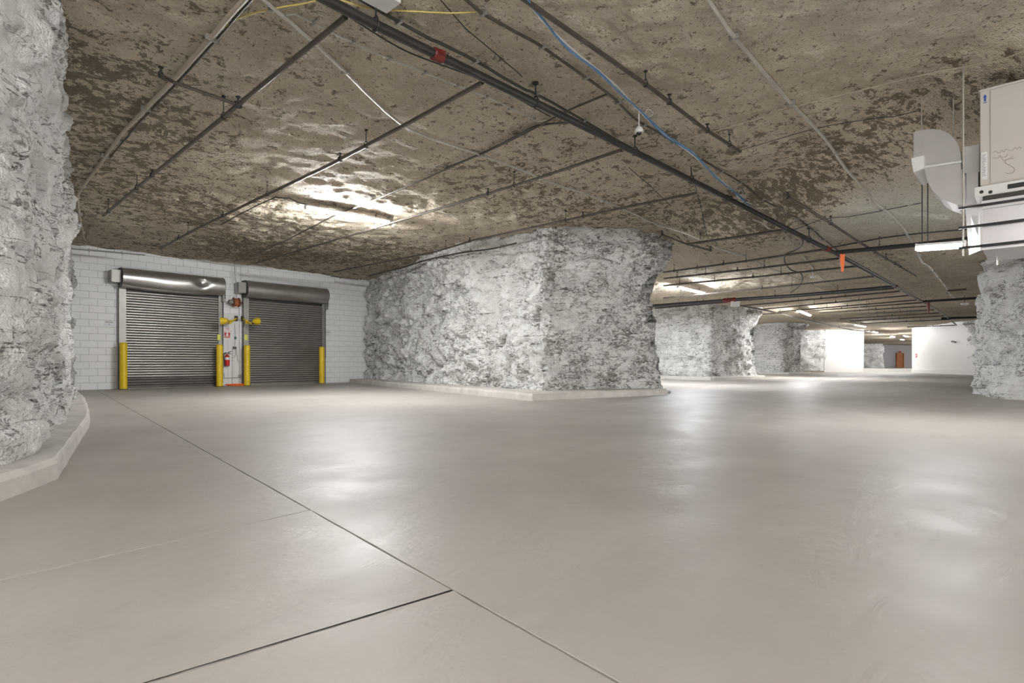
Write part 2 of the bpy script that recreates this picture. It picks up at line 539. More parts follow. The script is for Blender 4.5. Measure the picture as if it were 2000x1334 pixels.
def build_ceiling():
    X = graded(-17, 72, -7.5, 8.5, 0.06, 1.02)
    D = graded(-13, 96, 3.2, 14.0, 0.06, 1.016)
    XX, DD = np.meshgrid(X, D, indexing='ij')
    xc, d = XX.ravel(), DD.ravel()
    x = d * FWD.x + xc * RGT.x; y = d * FWD.y + xc * RGT.y
    z = ceil_z(x, y)
    P = np.stack([x, y, np.zeros_like(x)], 1)
    z = z + roof_detail(P)
    V = np.stack([x, y, z], 1)
    o = grid_mesh('ceiling', V, len(X), len(D), M['roof'], origin=(0, 0, 3.4))
    # dark blotches of bare roof rock, and a darker band along the ledge
    dk = 0.42 + 0.30 * fbm(P * 0.28, 3, 40)
    g = lambda cx, cd, sx, sd: np.exp(-(((xc - cx) / sx) ** 2 + ((d - cd) / sd) ** 2))
    dk += 0.40 * g(-7.0, 10.5, 2.6, 5.5) + 0.32 * g(-5.2, 6.5, 1.2, 2.5) + 0.30 * g(-5.5, 17, 5, 4.0)
    dk += 0.35 * g(2.2, 12.2, 2.4, 1.4) + 0.20 * g(4.0, 13.2, 1.0, 1.2) + 0.30 * np.exp(-((xc - 5.1) / 0.8) ** 2) * sstep((d - 5.0) / 1.5) * sstep((13.0 - d) / 1.5) - 0.22 * g(1.2, 6.0, 3.0, 2.2)
    dk -= 0.18 * g(4.5, 5.0, 2.5, 1.5)
    wh = 1.0 * g(7.0, 9.8, 1.7, 1.9)
    wh = wh * sstep((xc - 5.55) / 0.5) + 0.45 * g(3.8, 4.6, 2.2, 1.2)
    dk -= 0.5 * g(7.2, 10.0, 1.7, 2.2) * sstep((xc - 5.5) / 0.5)
    far = sstep((d - 14) / 10) * sstep((xc - 3) / 3)
    dk = dk * (1 - far) + far * 0.42
    set_attr(o.data, 'dark', np.clip(dk, 0, 1)); set_attr(o.data, 'white', np.clip(wh, 0, 1))
    structure(o)
build_ceiling()

# ------------------------------------------------------------------ rock pillars
def rock(name_label, poly, nfine, res, bare, amp=1.0, flare=None, seed=0, ridge=None):
    """poly: cam-plane outline (first nfine edges face the drift and are finely cut)"""
    pts = [Vector(p) for p in poly]; n = len(pts)
    S = []
    for i in range(n):
        p, q = pts[i], pts[(i + 1) % n]
        L = (q - p).length; st = res if i < nfine else 0.4
        k = max(2, int(L / st))
        for a in range(k): S.append(((p + (q - p) * (a / k)), i + a / k))
    A = np.array([(p.x, p.y) for p, _ in S]); E = np.array([e for _, e in S])
    # round the arrises
    m = max(3, int(0.35 / res)); K = len(A)
    ker = np.hanning(2 * m + 3)[1:-1]; ker /= ker.sum()
    idx = (np.arange(K)[:, None] + np.arange(-m, m + 1)[None, :]) % K
    fine = E < nfine
    B = (A[idx] * ker[None, :, None]).sum(1)
    A = np.where(fine[:, None], B, A)
    T = np.roll(A, -1, 0) - np.roll(A, 1, 0); T /= np.linalg.norm(T, axis=1)[:, None] + 1e-9
    area = 0.5 * np.sum(A[:, 0] * np.roll(A[:, 1], -1) - np.roll(A[:, 0], -1) * A[:, 1])
    Nn = np.stack([T[:, 1], -T[:, 0]], 1) * (1 if area > 0 else -1)
    nz = int(4.1 / res) + 1
    tz = np.linspace(0, 1, nz)
    cam2w = lambda a: np.stack([a[..., 1] * FWD.x + a[..., 0] * RGT.x, a[..., 1] * FWD.y + a[..., 0] * RGT.y], -1)
    AW = cam2w(A); NW = cam2w(Nn)
    top = ceil_z(AW[:, 0], AW[:, 1]) + 0.22
    Z = tz[None, :] * (top[:, None] + 0.02) - 0.02
    fl = flare(E, tz) if flare else np.zeros((K, nz))
    P = np.empty((K, nz, 3))
    P[:, :, 0] = AW[:, None, 0] + NW[:, None, 0] * fl
    P[:, :, 1] = AW[:, None, 1] + NW[:, None, 1] * fl
    P[:, :, 2] = Z
    Q = P.reshape(-1, 3) + seed * 7.31
    D = 0.22 * fbm(Q * 0.6, 3, seed) + 0.16 * fbm(Q * np.array([0.7, 0.7, 2.2]), 3, seed + 5)
    D += 0.10 * facet(Q * np.array([1.0, 1.0, 1.9]) / 0.95, seed + 60)
    D += 0.072 * facet(Q * np.array([1.0, 1.0, 1.5]) / 0.36, seed + 70)
    D += 0.034 * facet(Q / 0.14, seed + 80)
    # bedding ledges
    led = np.floor(Q[:, 2] * 2.1 + 0.5 * fbm(Q * 0.5, 2, seed + 9))
    D += 0.05 * (_h(led.astype(np.int64), led.astype(np.int64) * 0 + 3, led.astype(np.int64) * 0, seed) - 0.5)
    D = D.reshape(K, nz) * amp
    D *= np.where(fine, 1.0, 0.5)[:, None]
    P[:, :, 0] += NW[:, None, 0] * D; P[:, :, 1] += NW[:, None, 1] * D
    c = P.reshape(-1, 3).mean(0); c[2] = 0
    o = grid_mesh('rock_pillar', P.reshape(-1, 3), K, nz, M['rock'], closed=True, origin=c)
    bm = bmesh.new(); bm.from_mesh(o.data); bmesh.ops.recalc_face_normals(bm, faces=bm.faces[:]); bm.to_mesh(o.data); bm.free()
    bv = bare(E[:, None] + 0 * tz[None, :], Z)
    set_attr(o.data, 'bare', np.clip(bv, 0, 1).ravel())
    tag(o, name_label, 'rock pillar')
    return o

def blendE(edges):
    """piecewise linear along the outline parameter"""
    xs, ys = zip(*edges)
    return lambda E, Z: np.interp(E, xs, ys)

P1 = [(-6.6, 24.0), (-5.85, 22.75), (0.66, 12.6), (3.62, 14.3), (-2.6, 21.6), (-4.0, 24.0)]
def p1_flare(E, tz):
    a = np.exp(-((E - 3.0) / 0.35) ** 2)[:, None]
    b = np.exp(-((E - 2.0) / 0.22) ** 2)[:, None]
    return a * (0.55 * sstep((tz - 0.62) / 0.38) + 0.22 * sstep((0.16 - tz) / 0.16))[None, :] - b * (0.55 * tz)[None, :] + 0.12 * sstep((0.08 - tz) / 0.08)[None, :]
def p1_bare(E, Z):
    b = np.interp(E, [0, 1.0, 1.75, 1.95, 2.1, 3, 6], [0.34, 0.32, 0.38, 0.46, 0.58, 0.62, 0.5])
    return b + 0.10 * sstep((0.9 - Z) / 0.9)
rock('big white-painted limestone pillar standing beside the second roller door', P1, 3, 0.042, p1_bare, 1.25, p1_flare, 1)

P2 = [(2.6, 35.2), (8.95, 25.4), (12.1, 28.0), (6.5, 37.0)]
def p2_flare(E, tz):
    a = np.exp(-((E - 2.0) / 0.3) ** 2)[:, None]
    return a * (0.45 * sstep((tz - 0.6) / 0.4) + 0.15 * sstep((0.15 - tz) / 0.15))[None, :]
rock('white-painted limestone pillar behind the white box hung under the thick black pipe', P2, 2, 0.07,
     blendE([(0, 0.30), (0.9, 0.34), (1.03, 0.62), (2, 0.66), (4, 0.6)]), 1.0, p2_flare, 2)
P3 = [(12, 46.5), (18.4, 38.0), (20.55, 40.0), (16, 47)]
rock('narrow-looking limestone pillar with dark speckled side next to the far cream rock face', P3, 2, 0.11,
     blendE([(0, 0.28), (0.9, 0.32), (1.02, 0.72), (2, 0.78), (4, 0.6)]), 1.3, p2_flare, 3)
P4 = [(20.5, 47.0), (25.9, 46.5), (27.0, 50), (20.5, 51)]
rock('cream limestone rock face adjoining the far white wall with the wall-length strip light', P4, 1, 0.13, blendE([(0, 0.42), (4, 0.42)]), 1.2, None, 4)
P5 = [(12.0, 14.6), (11.05, 12.9), (10.65, 11.4), (10.75, 10.2), (11.4, 8.5), (13, 7), (17, 9), (16, 14)]
rock('smooth white limestone pillar below the hanging air handler', P5, 4, 0.05, blendE([(0, 0.30), (1, 0.42), (2, 0.22), (8, 0.22)]), 0.8,
     lambda E, tz: (0.10 * sstep((0.12 - tz) / 0.12))[None, :] + 0 * E[:, None], 5)
P6 = [(29.3, 36.5), (28.3, 33.3), (28.9, 31.5), (31.5, 30.5), (33, 35)]
rock('sliver of white limestone pillar at the end of the far wall with the round red sign', P6, 3, 0.12, blendE([(0, 0.35), (5, 0.35)]), 0.9, None, 6)
PL = [(-4.8, -4.5), (-3.5, -1.5), (-3.0, 1.0), (-3.02, 2.5), (-3.3, 3.6), (-3.62, 4.2), (-4.28, 5.25), (-5.08, 6.3), (-6.98, 8.7), (-10.95, 13.75), (-13.3, 17.1), (-18, 14), (-14, -4)]
def pl_bare(E, Z):
    return 0.30 + 0.06 * np.sin(E * 2.0) + 0.10 * sstep((Z - 2.4) / 1.5)
rock('craggy white-painted limestone face rising from a bent concrete curb', PL, 10, 0.034, pl_bare, 0.85, None, 8)
F1 = [(44, 80), (53.0, 80.2), (54.2, 84), (44, 86)]
rock('dim grey limestone face seen through the far opening beside the orange door', F1, 2, 0.2, blendE([(0, 0.5), (4, 0.5)]), 1.4, None, 9)

# ------------------------------------------------------------------ curbs
def curb(label, outer, inner, h=0.155):
    """outer, inner: cam-plane polylines of equal length; cast kerb with eased top arris"""
    m = MB()
    sec = []
    rnd = random.Random(len(label))
    def dens(pl):
        out = []
        for i in range(len(pl) - 1):
            p, q = Vector(pl[i]), Vector(pl[i + 1])
            k = max(2, int((q - p).length / 0.3))
            for a in range(k): out.append((i + a / k))
        out.append(len(pl) - 1.0)
        return out
    ps = dens(outer)
    ev = lambda pl, t: Vector(pl[int(min(t, len(pl) - 1.0001))]).lerp(Vector(pl[int(min(t, len(pl) - 1.0001)) + 1]), t - int(min(t, len(pl) - 1.0001)))
    rows = []
    for t in ps:
        o, i = ev(outer, t), ev(inner, t)
        u = (i - o).normalized()
        j = rnd.uniform(-0.012, 0.012); jz = rnd.uniform(-0.008, 0.006)
        o = o + u * j
        rows.append([cw(*o, -0.01), cw(*(o + u * 0.012), h * 0.72 + jz), cw(*(o + u * 0.03), h * 0.93 + jz), cw(*(o + u * 0.06), h + jz), cw(*i, h), cw(*i, -0.01)])
    k = len(rows[0])
    vs = [p for r in rows for p in r]; fs = []
    for a in range(len(rows) - 1):
        for b in range(k):
            fs.append((a * k + b, a * k + (b + 1) % k, (a + 1) * k + (b + 1) % k, (a + 1) * k + b))
    fs.append(tuple(range(k))); fs.append(tuple((len(rows) - 1) * k + b for b in reversed(range(k))))
    m.add(vs, fs)
    return tag(m.build('concrete_curb', 'curb'), label, 'curb')

def fl(px, py):
    r = ray(px, py); d = -EYE_Z / r.z
    return ((px - 1000.0) / FPX * d, d)
curb('pale concrete curb around the foot of the big pillar beside the doors',
     [(-6.35, 22.0), fl(1040, 783.5), fl(1303, 771.5), (3.0, 15.3)], [(-5.6, 22.9), (0.75, 13.0), (3.2, 14.45), (2.6, 15.0)])
curb('concrete curb around the pillar behind the hanging white box',
     [(5.6, 29.6), fl(1388, 743), (12.55, 27.95), (11.4, 29.6)], [(6.2, 30.2), (9.0, 26.2), (11.8, 28.3), (11.0, 29.2)])
curb('low concrete curb at the foot of the dark speckled far pillar',
     [(16.9, 39.2), (18.4, 37.4), (21.1, 39.7), (20.3, 40.9)], [(17.4, 39.8), (18.5, 38.6), (20.4, 40.2), (19.8, 40.6)], 0.12)
curb('bent concrete curb with grey top along the craggy rock face',
     [fl(147, 766), fl(168, 790), fl(176, 818), fl(175, 832), fl(113, 935), fl(0, 981), (-2.45, 1.8), (-2.4, 0.4), (-3.0, -2.0)],
     [(-11.9, 14.6), (-8.2, 10.2), (-6.6, 8.0), (-6.3, 7.5), (-4.3, 4.7), (-3.7, 3.5), (-3.4, 2.0), (-3.4, 0.5), (-4.2, -2.2)], 0.14)

# ------------------------------------------------------------------ block wall with two roller doors
YW = 20.0
WX0, WX1, WH = 2.4, 13.2, 4.30
DOORS = [(4.27, 6.89), (7.83, 10.57)]
DH = 2.98
def build_block_wall():
    b = MB().box((WX0, YW + 0.006, -0.02), (WX1, YW + 0.22, WH + 0.1))
    w = structure(b.build('wall_back', 'mortar'))
    ch, bl = 0.2032, 0.4064; g = 0.010
    cache = {}
    z = 0.0; row = 0
    while z < WH:
        z1 = min(z + ch, WH)
        x = WX0 - (bl / 2 if row % 2 else 0)
        while x < WX1:
            a, c = max(x, WX0), min(x + bl, WX1)
            spans = [(a, c)]
            if z < DH - 0.05:
                for d0, d1 in DOORS:
                    ns = []
                    for s0, s1 in spans:
                        if s1 <= d0 or s0 >= d1: ns.append((s0, s1)); continue
                        if s0 < d0: ns.append((s0, d0))
                        if s1 > d1: ns.append((d1, s1))
                    spans = ns
            for s0, s1 in spans:
                L = s1 - s0
                if L < 0.03: continue
                key = (round(L, 3), round(z1 - z, 3))
                if key not in cache:
                    mb = MB().box((0, 0, 0), (L - g, 0.012, key[1] - g))
                    # eased face arris
                    me = bpy.data.meshes.new('block')
                    me.from_pydata([tuple(v) for v in mb.v], [], mb.f); me.materials.append(M['block'])
                    cache[key] = me
                o = bpy.data.objects.new('block', cache[key]); COL.objects.link(o)
                o.parent = w
                o0 = Vector(w['_o'])
                o.location = Vector((s0 + g / 2, YW - 0.002 + random.uniform(-0.0012, 0.0012), z + g / 2)) - o0
            x += bl
        z += ch; row += 1
    return w
build_block_wall()

def build_door(idx, x0, x1, hx0, hx1, n_dark, label):
    yc = YW - 0.085                        # curtain plane
    root = MB()
    # curtain backing frame: the header angle across the top
    root.box((x0 - 0.02, YW - 0.06, DH - 0.05), (x1 + 0.02, YW + 0.0, DH + 0.16))
    d = structure(root.build('door_%d' % idx, 'darksteel'))
    d['label'] = label
    # slats
    pitch = 0.0785; nsl = int(DH / pitch)
    prof = [(0.0, 0.0), (-0.016, 0.010), (-0.030, 0.028), (-0.029, 0.042), (-0.014, 0.056), (0.0, 0.063)]
    me = {}
    for mat in ('slat', 'slat_dirty'):
        vs = []; fs = []
        k = len(prof)
        for X in (x0, x1):
            for (py, pz) in prof: vs.append((X - x0, py, pz))
        for a in range(k - 1): fs.append((a, a + 1, k + a + 1, k + a))
        fs += [tuple(range(k)), tuple(reversed(range(k, 2 * k))), (k - 1, 0, k, 2 * k - 1)]
        m = bpy.data.meshes.new('slat'); m.from_pydata(vs, [], fs); m.materials.append(M[mat])
        bm = bmesh.new(); bm.from_mesh(m); bmesh.ops.recalc_face_normals(bm, faces=bm.faces[:]); bm.to_mesh(m); bm.free()
        me[mat] = m
    o0 = Vector(d['_o'])
    for i in range(nsl):
        o = bpy.data.objects.new('slat', me['slat_dirty' if i < n_dark else 'slat']); COL.objects.link(o)  # lowest slats of the first door take a darker steel
        o.parent = d
        o.location = Vector((x0, yc + random.uniform(-0.002, 0.002) + (0.0 if i >= n_dark else 0.012), 0.03 + i * pitch)) - o0
        o.rotation_euler.x = random.uniform(-0.03, 0.03)
    MB().box((x0, yc - 0.03, 0.0), (x1, yc + 0.012, 0.035), 0.006).build('bottom_bar', 'slat_dirty' if n_dark else 'guide', d)
    # sheet behind the joints of the slats
    MB().box((x0, yc + 0.018, 0.02), (x1, yc + 0.024, DH + 0.05)).build('curtain_backing', 'darksteel', d)
    for s, X in ((-1, x0), (1, x1)):
        g = MB()
        a, b_ = (X - 0.17, X + 0.02) if s < 0 else (X - 0.02, X + 0.12)
        g.box((a, yc - 0.05, 0), (b_, yc - 0.035, DH + 0.12))
        g.box((a if s < 0 else b_ - 0.012, yc - 0.05, 0), (a + 0.012 if s < 0 else b_, YW - 0.004, DH + 0.12))
        g.box((a, YW - 0.02, 0), (b_, YW - 0.005, DH + 0.12))
        g.build('guide_rail', 'guide', d)
    # hood: rolled sheet, slightly sagging, dented on the first door
    m = MB(); nx = 49
    sec = []
    for k in range(15):
        th = math.pi * 0.52 - k / 14 * math.pi * 1.16
        sec.append((-math.cos(th) * 0.29 - 0.30, math.sin(th) * 0.295))
    sec = [(-0.004, 0.295)] + sec + [(-0.13, -0.285)]
    zc = DH + 0.31
    vs = []
    L = hx1 - hx0
    for i in range(nx):
        X = hx0 + L * i / (nx - 1)
        for (yy, zz) in sec:
            y = YW + yy; z = zc + zz
            if n_dark:
                q = math.exp(-((X - (hx0 + 0.76 * L)) / 0.17) ** 2 - ((zz - 0.03) / 0.12) ** 2)
                if yy < -0.3: y += 0.13 * q
                sag = 0.05 * math.sin(math.pi * i / (nx - 1)) * max(0, -zz / 0.29)
                z -= sag * (1 if i < nx * 0.8 else 0.5)
                y -= 0.05 * math.exp(-((X - (hx0 + 0.45 * L)) / 0.5) ** 2) * max(0, -zz / 0.29)
            vs.append((X, y, z))
    k = len(sec); fs = []
    for i in range(nx - 1):
        for j in range(k - 1): fs.append((i * k + j, i * k + j + 1, (i + 1) * k + j + 1, (i + 1) * k + j))
    m.add(vs, fs)
    m.build('hood', 'steel', d, smooth=True)
    # end plates
    for X in (hx0, hx1):
        e = MB(); e.prism([(X - 0.008, YW + yy, zc + zz) for yy, zz in sec] + [(X - 0.008, YW - 0.004, zc - 0.285)], (0.016, 0, 0))
        e.build('hood_end_plate', 'darksteel', d)
    # tension box on the left, gear housing on the right
    MB().box((hx0 - 0.25, YW - 0.42, zc - 0.16), (hx0 - 0.012, YW - 0.01, zc + 0.20), 0.012).build('tension_box', 'guide', d)
    MB().box((hx1 + 0.012, YW - 0.34, zc - 0.50), (hx1 + 0.10, YW - 0.01, zc - 0.02), 0.012).build('gear_housing', 'guide', d)
    # hand chain
    ch = MB(); xx = hx1 + 0.06
    for n, (yy, side) in enumerate(((-0.36, 0.0), (-0.30, 0.035))):
        z = zc - 0.05; zb = 0.95 if idx == 2 else 0.15
        kk = 0
        while z > zb:
            c = Vector((xx + side * (1 - (zc - z) / 3 * 0.4), YW + yy + (0.18 if z < zc - 0.4 else 0), z))
            if kk % 2: ch.box(c - Vector((0.011, 0.004, 0.026)), c + Vector((0.011, 0.004, 0.026)))
            else: ch.box(c - Vector((0.004, 0.011, 0.026)), c + Vector((0.004, 0.011, 0.026)))
            z -= 0.046; kk += 1
    ch.build('hand_chain', 'darksteel', d)
    # stickers on the guides
    return d
d1 = build_door(1, DOORS[0][0], DOORS[0][1], 4.12, 6.93, 4, 'closed steel roller door with a dented hood')
d2 = build_door(2, DOORS[1][0], DOORS[1][1], 7.66, 10.60, 0, 'closed steel roller door with an undented hood')

# ------------------------------------------------------------------ strip lights
_tm = {}
def tube_mat(cool, power):
    k = (cool, power)
    if k not in _tm:
        _tm[k] = mat_emit('lit_tube', (0.90, 0.94, 1.0) if cool else (0.97, 0.985, 1.0), TUBE_L * power)
    return _tm[k]
def strip_light(label, a, b, group=None, cool=False, drop=0.0, wide=0.085, ntube=2, box_end=False, power=1.0, rods=None):
    """open fluorescent batten between two points (its underside), hung from the roof"""
    a, b = Vector(a), Vector(b)
    ax = (b - a).normalized(); up = Vector((0, 0, 1)); ay = up.cross(ax).normalized(); az = ax.cross(ay)
    c = (a + b) / 2; h = (b - a).length / 2
    t = thing('strip_light', label, 'strip light', c, group)
    m = MB().obox(c + az * 0.045, ax, ay, az, h, 0.095, 0.014)
    m.build('housing', 'white', t)
    for k in range(ntube):
        off = 0 if ntube == 1 else (k - (ntube - 1) / 2) * wide * 0.62
        MB().tube([a + ax * 0.03 + ay * off - az * 0.0, b - ax * 0.03 + ay * off - az * 0.0], 0.016, 6, False).build('tube', tube_mat(cool, power), t, smooth=True)
    for e in (a, b):
        MB().obox(e + az * 0.028, ax, ay, az, 0.012, wide * 0.5, 0.045).build('end_cap', 'white', t)
    if rods:
        for q, zt in rods:
            MB().tube([Vector((q.x, q.y, c.z + 0.04)), Vector((q.x, q.y, zt))], 0.007, 6).build('hanger_rod', 'darksteel', t)
    for s in (() if rods else (-0.7, 0.7)):
        p = c + ax * (h * s) + az * 0.07
        zt = roof_at(p.x, p.y) + 0.05
        MB().tube([p, Vector((p.x, p.y, max(zt, p.z + 0.03)))], 0.005, 6).build('hanger_rod', 'darksteel', t)
    if box_end:
        MB().obox(b + ax * 0.07 + az * 0.08, ax, ay, az, 0.045, 0.06, 0.11).build('junction_box', 'guide', t)
        MB().lathe(b + ax * 0.14 - az * 0.02, [(0.0, -0.03), (0.02, -0.022), (0.03, 0), (0.02, 0.022), (0.0, 0.03)], 12).build('indicator_lamp', 'lamp', t, smooth=True)
    return t

LOFF = 0.17
strip_light('long lit strip light hung above the floor near the big pillar and roller doors', on_roof(597, 407, LOFF), on_roof(757, 436, LOFF), box_end=True, power=2.0)
XL = 8.75
strip_light('short lit strip light hung on rods under the S-bend duct', on_x(1790, 488, XL), on_x(1884, 481.5, XL), power=1.5,
            rods=[(on_x(1801, 480, XL), on_x(1801, 338, XL).z), (on_x(1812, 480, XL), on_x(1812, 352, XL).z)])
strip_light('lit strip light in front of the pillar with the white box', on_roof(1324, 562, 0.2), on_roof(1374, 574, 0.2), cool=True, power=1.4)
strip_light('lit strip light above the gap by the dark speckled far pillar', on_roof(1556, 606, 0.2), on_roof(1582, 617, 0.2))
strip_light('lit strip light spanning the far white wall', at_d(1612, 646, 44.3), at_d(1668, 646.5, 44.6), ntube=1, power=0.5)
strip_light('lit strip light just before the far opening', on_roof(1668, 635, 0.2), on_roof(1690, 638.5, 0.2), ntube=1, power=0.6)
for px, py in ((1702, 648), (1738, 657), (1758, 663), (1766, 656.5)):
    a = on_roof(px, py, 0.25); strip_light('lit strip light in the far room beyond the opening', a, a + Vector((1.9, 0, 0)), 'strip lights in the far room', wide=0.2, ntube=1, power=2.0)
# the drift goes on behind the tripod with the same lights
for xc, d in ((-0.6, -1.6), (9.5, 4.2), (5.0, -5.5), (-1.0, -8.0), (14.5, 10.0)):
    p = cw(xc, d); z = roof_at(p.x, p.y) - LOFF
    strip_light('lit strip light in the drift behind the tripod', (p.x - 1.2, p.y, z), (p.x + 1.2, p.y, z), 'strip lights behind the tripod', power=1.3, ntube=1)
for xc, d in ((49.0, 62.0), (57.0, 74.0)):  # unseen lights added to brighten the far room
    p = cw(xc, d); z = roof_at(p.x, p.y) - LOFF
    strip_light('added unseen strip light brightening the far room', (p.x - 1.2, p.y, z), (p.x + 1.2, p.y, z), 'added unseen strip lights deep in the far room', ntube=1, power=3.0)
for xc, d, lab in ((3.2, 24.5, 'lit strip light in the crosscut behind the big pillar'), (11.3, 36.0, 'lit strip light in the crosscut behind the pillar with the white box')):
    p = cw(xc, d); z = roof_at(p.x, p.y) - 0.2
    strip_light(lab, (p.x - 1.2, p.y, z), (p.x + 1.2, p.y, z), cool=True, power=1.5)

# ------------------------------------------------------------------ far end of the drift
def wall_slab(name, a, b, h, thick, mat, z0=0.0):
    a, b = Vector(a), Vector(b)
    u = (b - a).normalized(); n = Vector((-u.y, u.x))      # away from the tripod
    if (a + n).length < a.length: n = -n
    P = [cw(*a, z0), cw(*b, z0), cw(*(b + n * thick), z0), cw(*(a + n * thick), z0)]
    return structure(MB().prism(P, (0, 0, h - z0)).build(name, mat))
wall_slab('wall_far_left', (25.5, 46.55), (29.45, 47.15), 3.7, 0.3, 'whitewall')
wall_slab('wall_far_right', (31.25, 44.0), (28.3, 32.6), 3.7, 0.3, 'whitewall')
wall_slab('trim_1', (29.3, 46.95), (31.2, 43.7), 0.30, 0.35, 'whitewall')
wall_slab('trim_2', (31.1, 43.95), (28.15, 32.6), 0.26, 0.12, 'whitewall')
wall_slab('wall_far_room', (46, 84.2), (70, 88.5), 3.8, 0.3, 'farwall')
wall_slab('wall_far_room_side', (36.0, 47.0), (72.0, 80.0), 3.8, 0.3, 'farwall')
def far_door():
    c = Vector((59.6, 86.55)); u = Vector((24, 4.3)).normalized()
    U = (cw(*u) ).normalized(); Z = Vector((0, 0, 1)); N = U.cross(Z)
    if N.dot(cw(*c)) > 0: N = -N
    C = cw(*c)
    m = MB()
    for s in (-1, 1): m.obox(C + U * (0.6 * s) + Z * 1.08 + N * 0.05, U, N, Z, 0.06, 0.08, 1.08)
    m.obox(C + Z * 2.2 + N * 0.05, U, N, Z, 0.66, 0.08, 0.06)
    d = structure(m.build('door_3', 'orangedoor'))
    MB().obox(C + Z * 1.06 + N * 0.04, U, N, Z, 0.54, 0.03, 1.05).build('door_leaf', 'orangedoor', d)
    MB().obox(C + U * 0.42 + Z * 1.0 + N * 0.1, U, N, Z, 0.06, 0.03, 0.015).build('door_handle', 'steel', d)
    s = MB().obox(C + Z * 2.42 + N * 0.06, U, N, Z, 0.2, 0.04, 0.11).build('exit_sign', 'signred')
    MB().obox(C + Z * 2.42 + N * 0.103, U, N, Z, 0.14, 0.002, 0.04).build('sign_face', 'orange', s)
    tag(s, 'small red sign above the orange door in the far room', 'sign')
far_door()

def wall_frame(a, b):
    """unit vectors along a cam-plane wall line and out of it towards the tripod"""
    U = (cw(*b) - cw(*a)).normalized(); N = U.cross(Vector((0, 0, 1)))
    if N.dot(cw(*a)) > 0: N = -N
    return U, N
def on_line(px, a, b):
    """where the sight line of a column meets a wall line"""
    A, B = cw(*a), cw(*b); r = ray(px, HOR)
    d = B - A
    t = (A.x * d.y - A.y * d.x) / (r.x * d.y - r.y * d.x)
    return r * t, t
RW = ((31.25, 44.0), (28.3, 32.6))
U, N = wall_frame(*RW)
p, t = on_line(1790, *RW); c = Vector((p.x, p.y, EYE_Z + (708 - 694.5) / FPX * t))
sg = thing('prohibition_sign', 'round red sign with a white bar on the far white wall', 'sign', c)
def disc(c, U, V, N, r, th, seg=28):
    return MB().prism([c + U * (r * math.cos(2 * math.pi * k / seg)) + V * (r * math.sin(2 * math.pi * k / seg)) for k in range(seg)], N * th)
ZV = Vector((0, 0, 1))
RU = 0.42   # the wall is seen edge-on, the plate is a wide oval on it
disc(c + N * 0.01, U, ZV, N, 0.16, 0.012).build('sign_plate', 'signred', sg)
MB().obox(c + N * 0.025, U, ZV, N, 0.11, 0.028, 0.003).build('white_bar', 'paper', sg)
p, t = on_line(1865, *RW); c = Vector((p.x, p.y, EYE_Z + (708 - 668.5) / FPX * t))
em = thing('emergency_light', 'small grey twin-head emergency light on the far white wall', 'emergency light', c)
MB().obox(c + N * 0.06, U, N, ZV, 0.16, 0.05, 0.05).build('case', 'guide', em)
for s in (-1, 1):
    MB().tube([c + N * 0.10 + U * (0.1 * s) + ZV * 0.05, c + N * 0.17 + U * (0.12 * s) + ZV * 0.07], 0.045, 10).build('lamp_head', 'guide', em)
pl = at_d(1585, 722.0, 45.5)
skid = MB(); q = on_floor(1570, 724.5) * 0.93
tag(MB().obox(cw(24.2, 45.3, 0.06), cw(1, 0.05).normalized(), cw(-0.05, 1).normalized(), ZV, 0.9, 0.08, 0.06).box(cw(24.2, 45.3) - Vector((0.05, 0.05, 0)), cw(24.2, 45.3) + Vector((0.05, 0.05, 0.1))).build('floor_beam', 'tanpipe'),
    'low brown beam lying at the foot of the cream rock face', 'beam')

# ------------------------------------------------------------------ bollards
BY = YW - 0.42
for px, h, lab in ((241, 1.37, 'yellow steel bollard at the paper-sign side of the dented-hood door'), (429, 1.37, 'yellow steel bollard beside the fire extinguisher'),
                   (482.5, 1.37, 'yellow steel bollard beside the coiled orange cord'), (628.5, 1.37, 'yellow steel bollard at the chain side of the undented-hood door')):
    p = on_y(px, 750, BY); p.z = 0
    t = thing('bollard', lab, 'bollard', p, 'yellow dock bollards')
    MB().lathe(p, [(0.098, 0.0), (0.098, h - 0.05), (0.092, h - 0.02), (0.075, h), (0.0, h + 0.012)], 24).build('post', 'yellow', t, smooth=True)
    MB().lathe(p, [(0.112, 0.0), (0.112, 0.008), (0.099, 0.014), (0.0985, 0.02)], 24).build('base_ring', 'darksteel', t)

# ------------------------------------------------------------------ the pier between the doors
bx0, bx1 = 7.03, 7.60
bd = MB().box((bx0, YW - 0.035, 0.02), (bx1, YW - 0.012, 2.42), 0.004)
bo = tag(bd.build('backing_board', 'board'), 'tall white painted board fixed between the two roller doors', 'board')
for x in (7.20, 7.40):
    MB().box((x - 0.004, YW - 0.0375, 0.02), (x + 0.004, YW - 0.0352, 2.42)).build('board_joint', 'mortar', bo)
BF = YW - 0.04
def wy(px, py, Y=None): return on_y(px, py, BF if Y is None else Y)

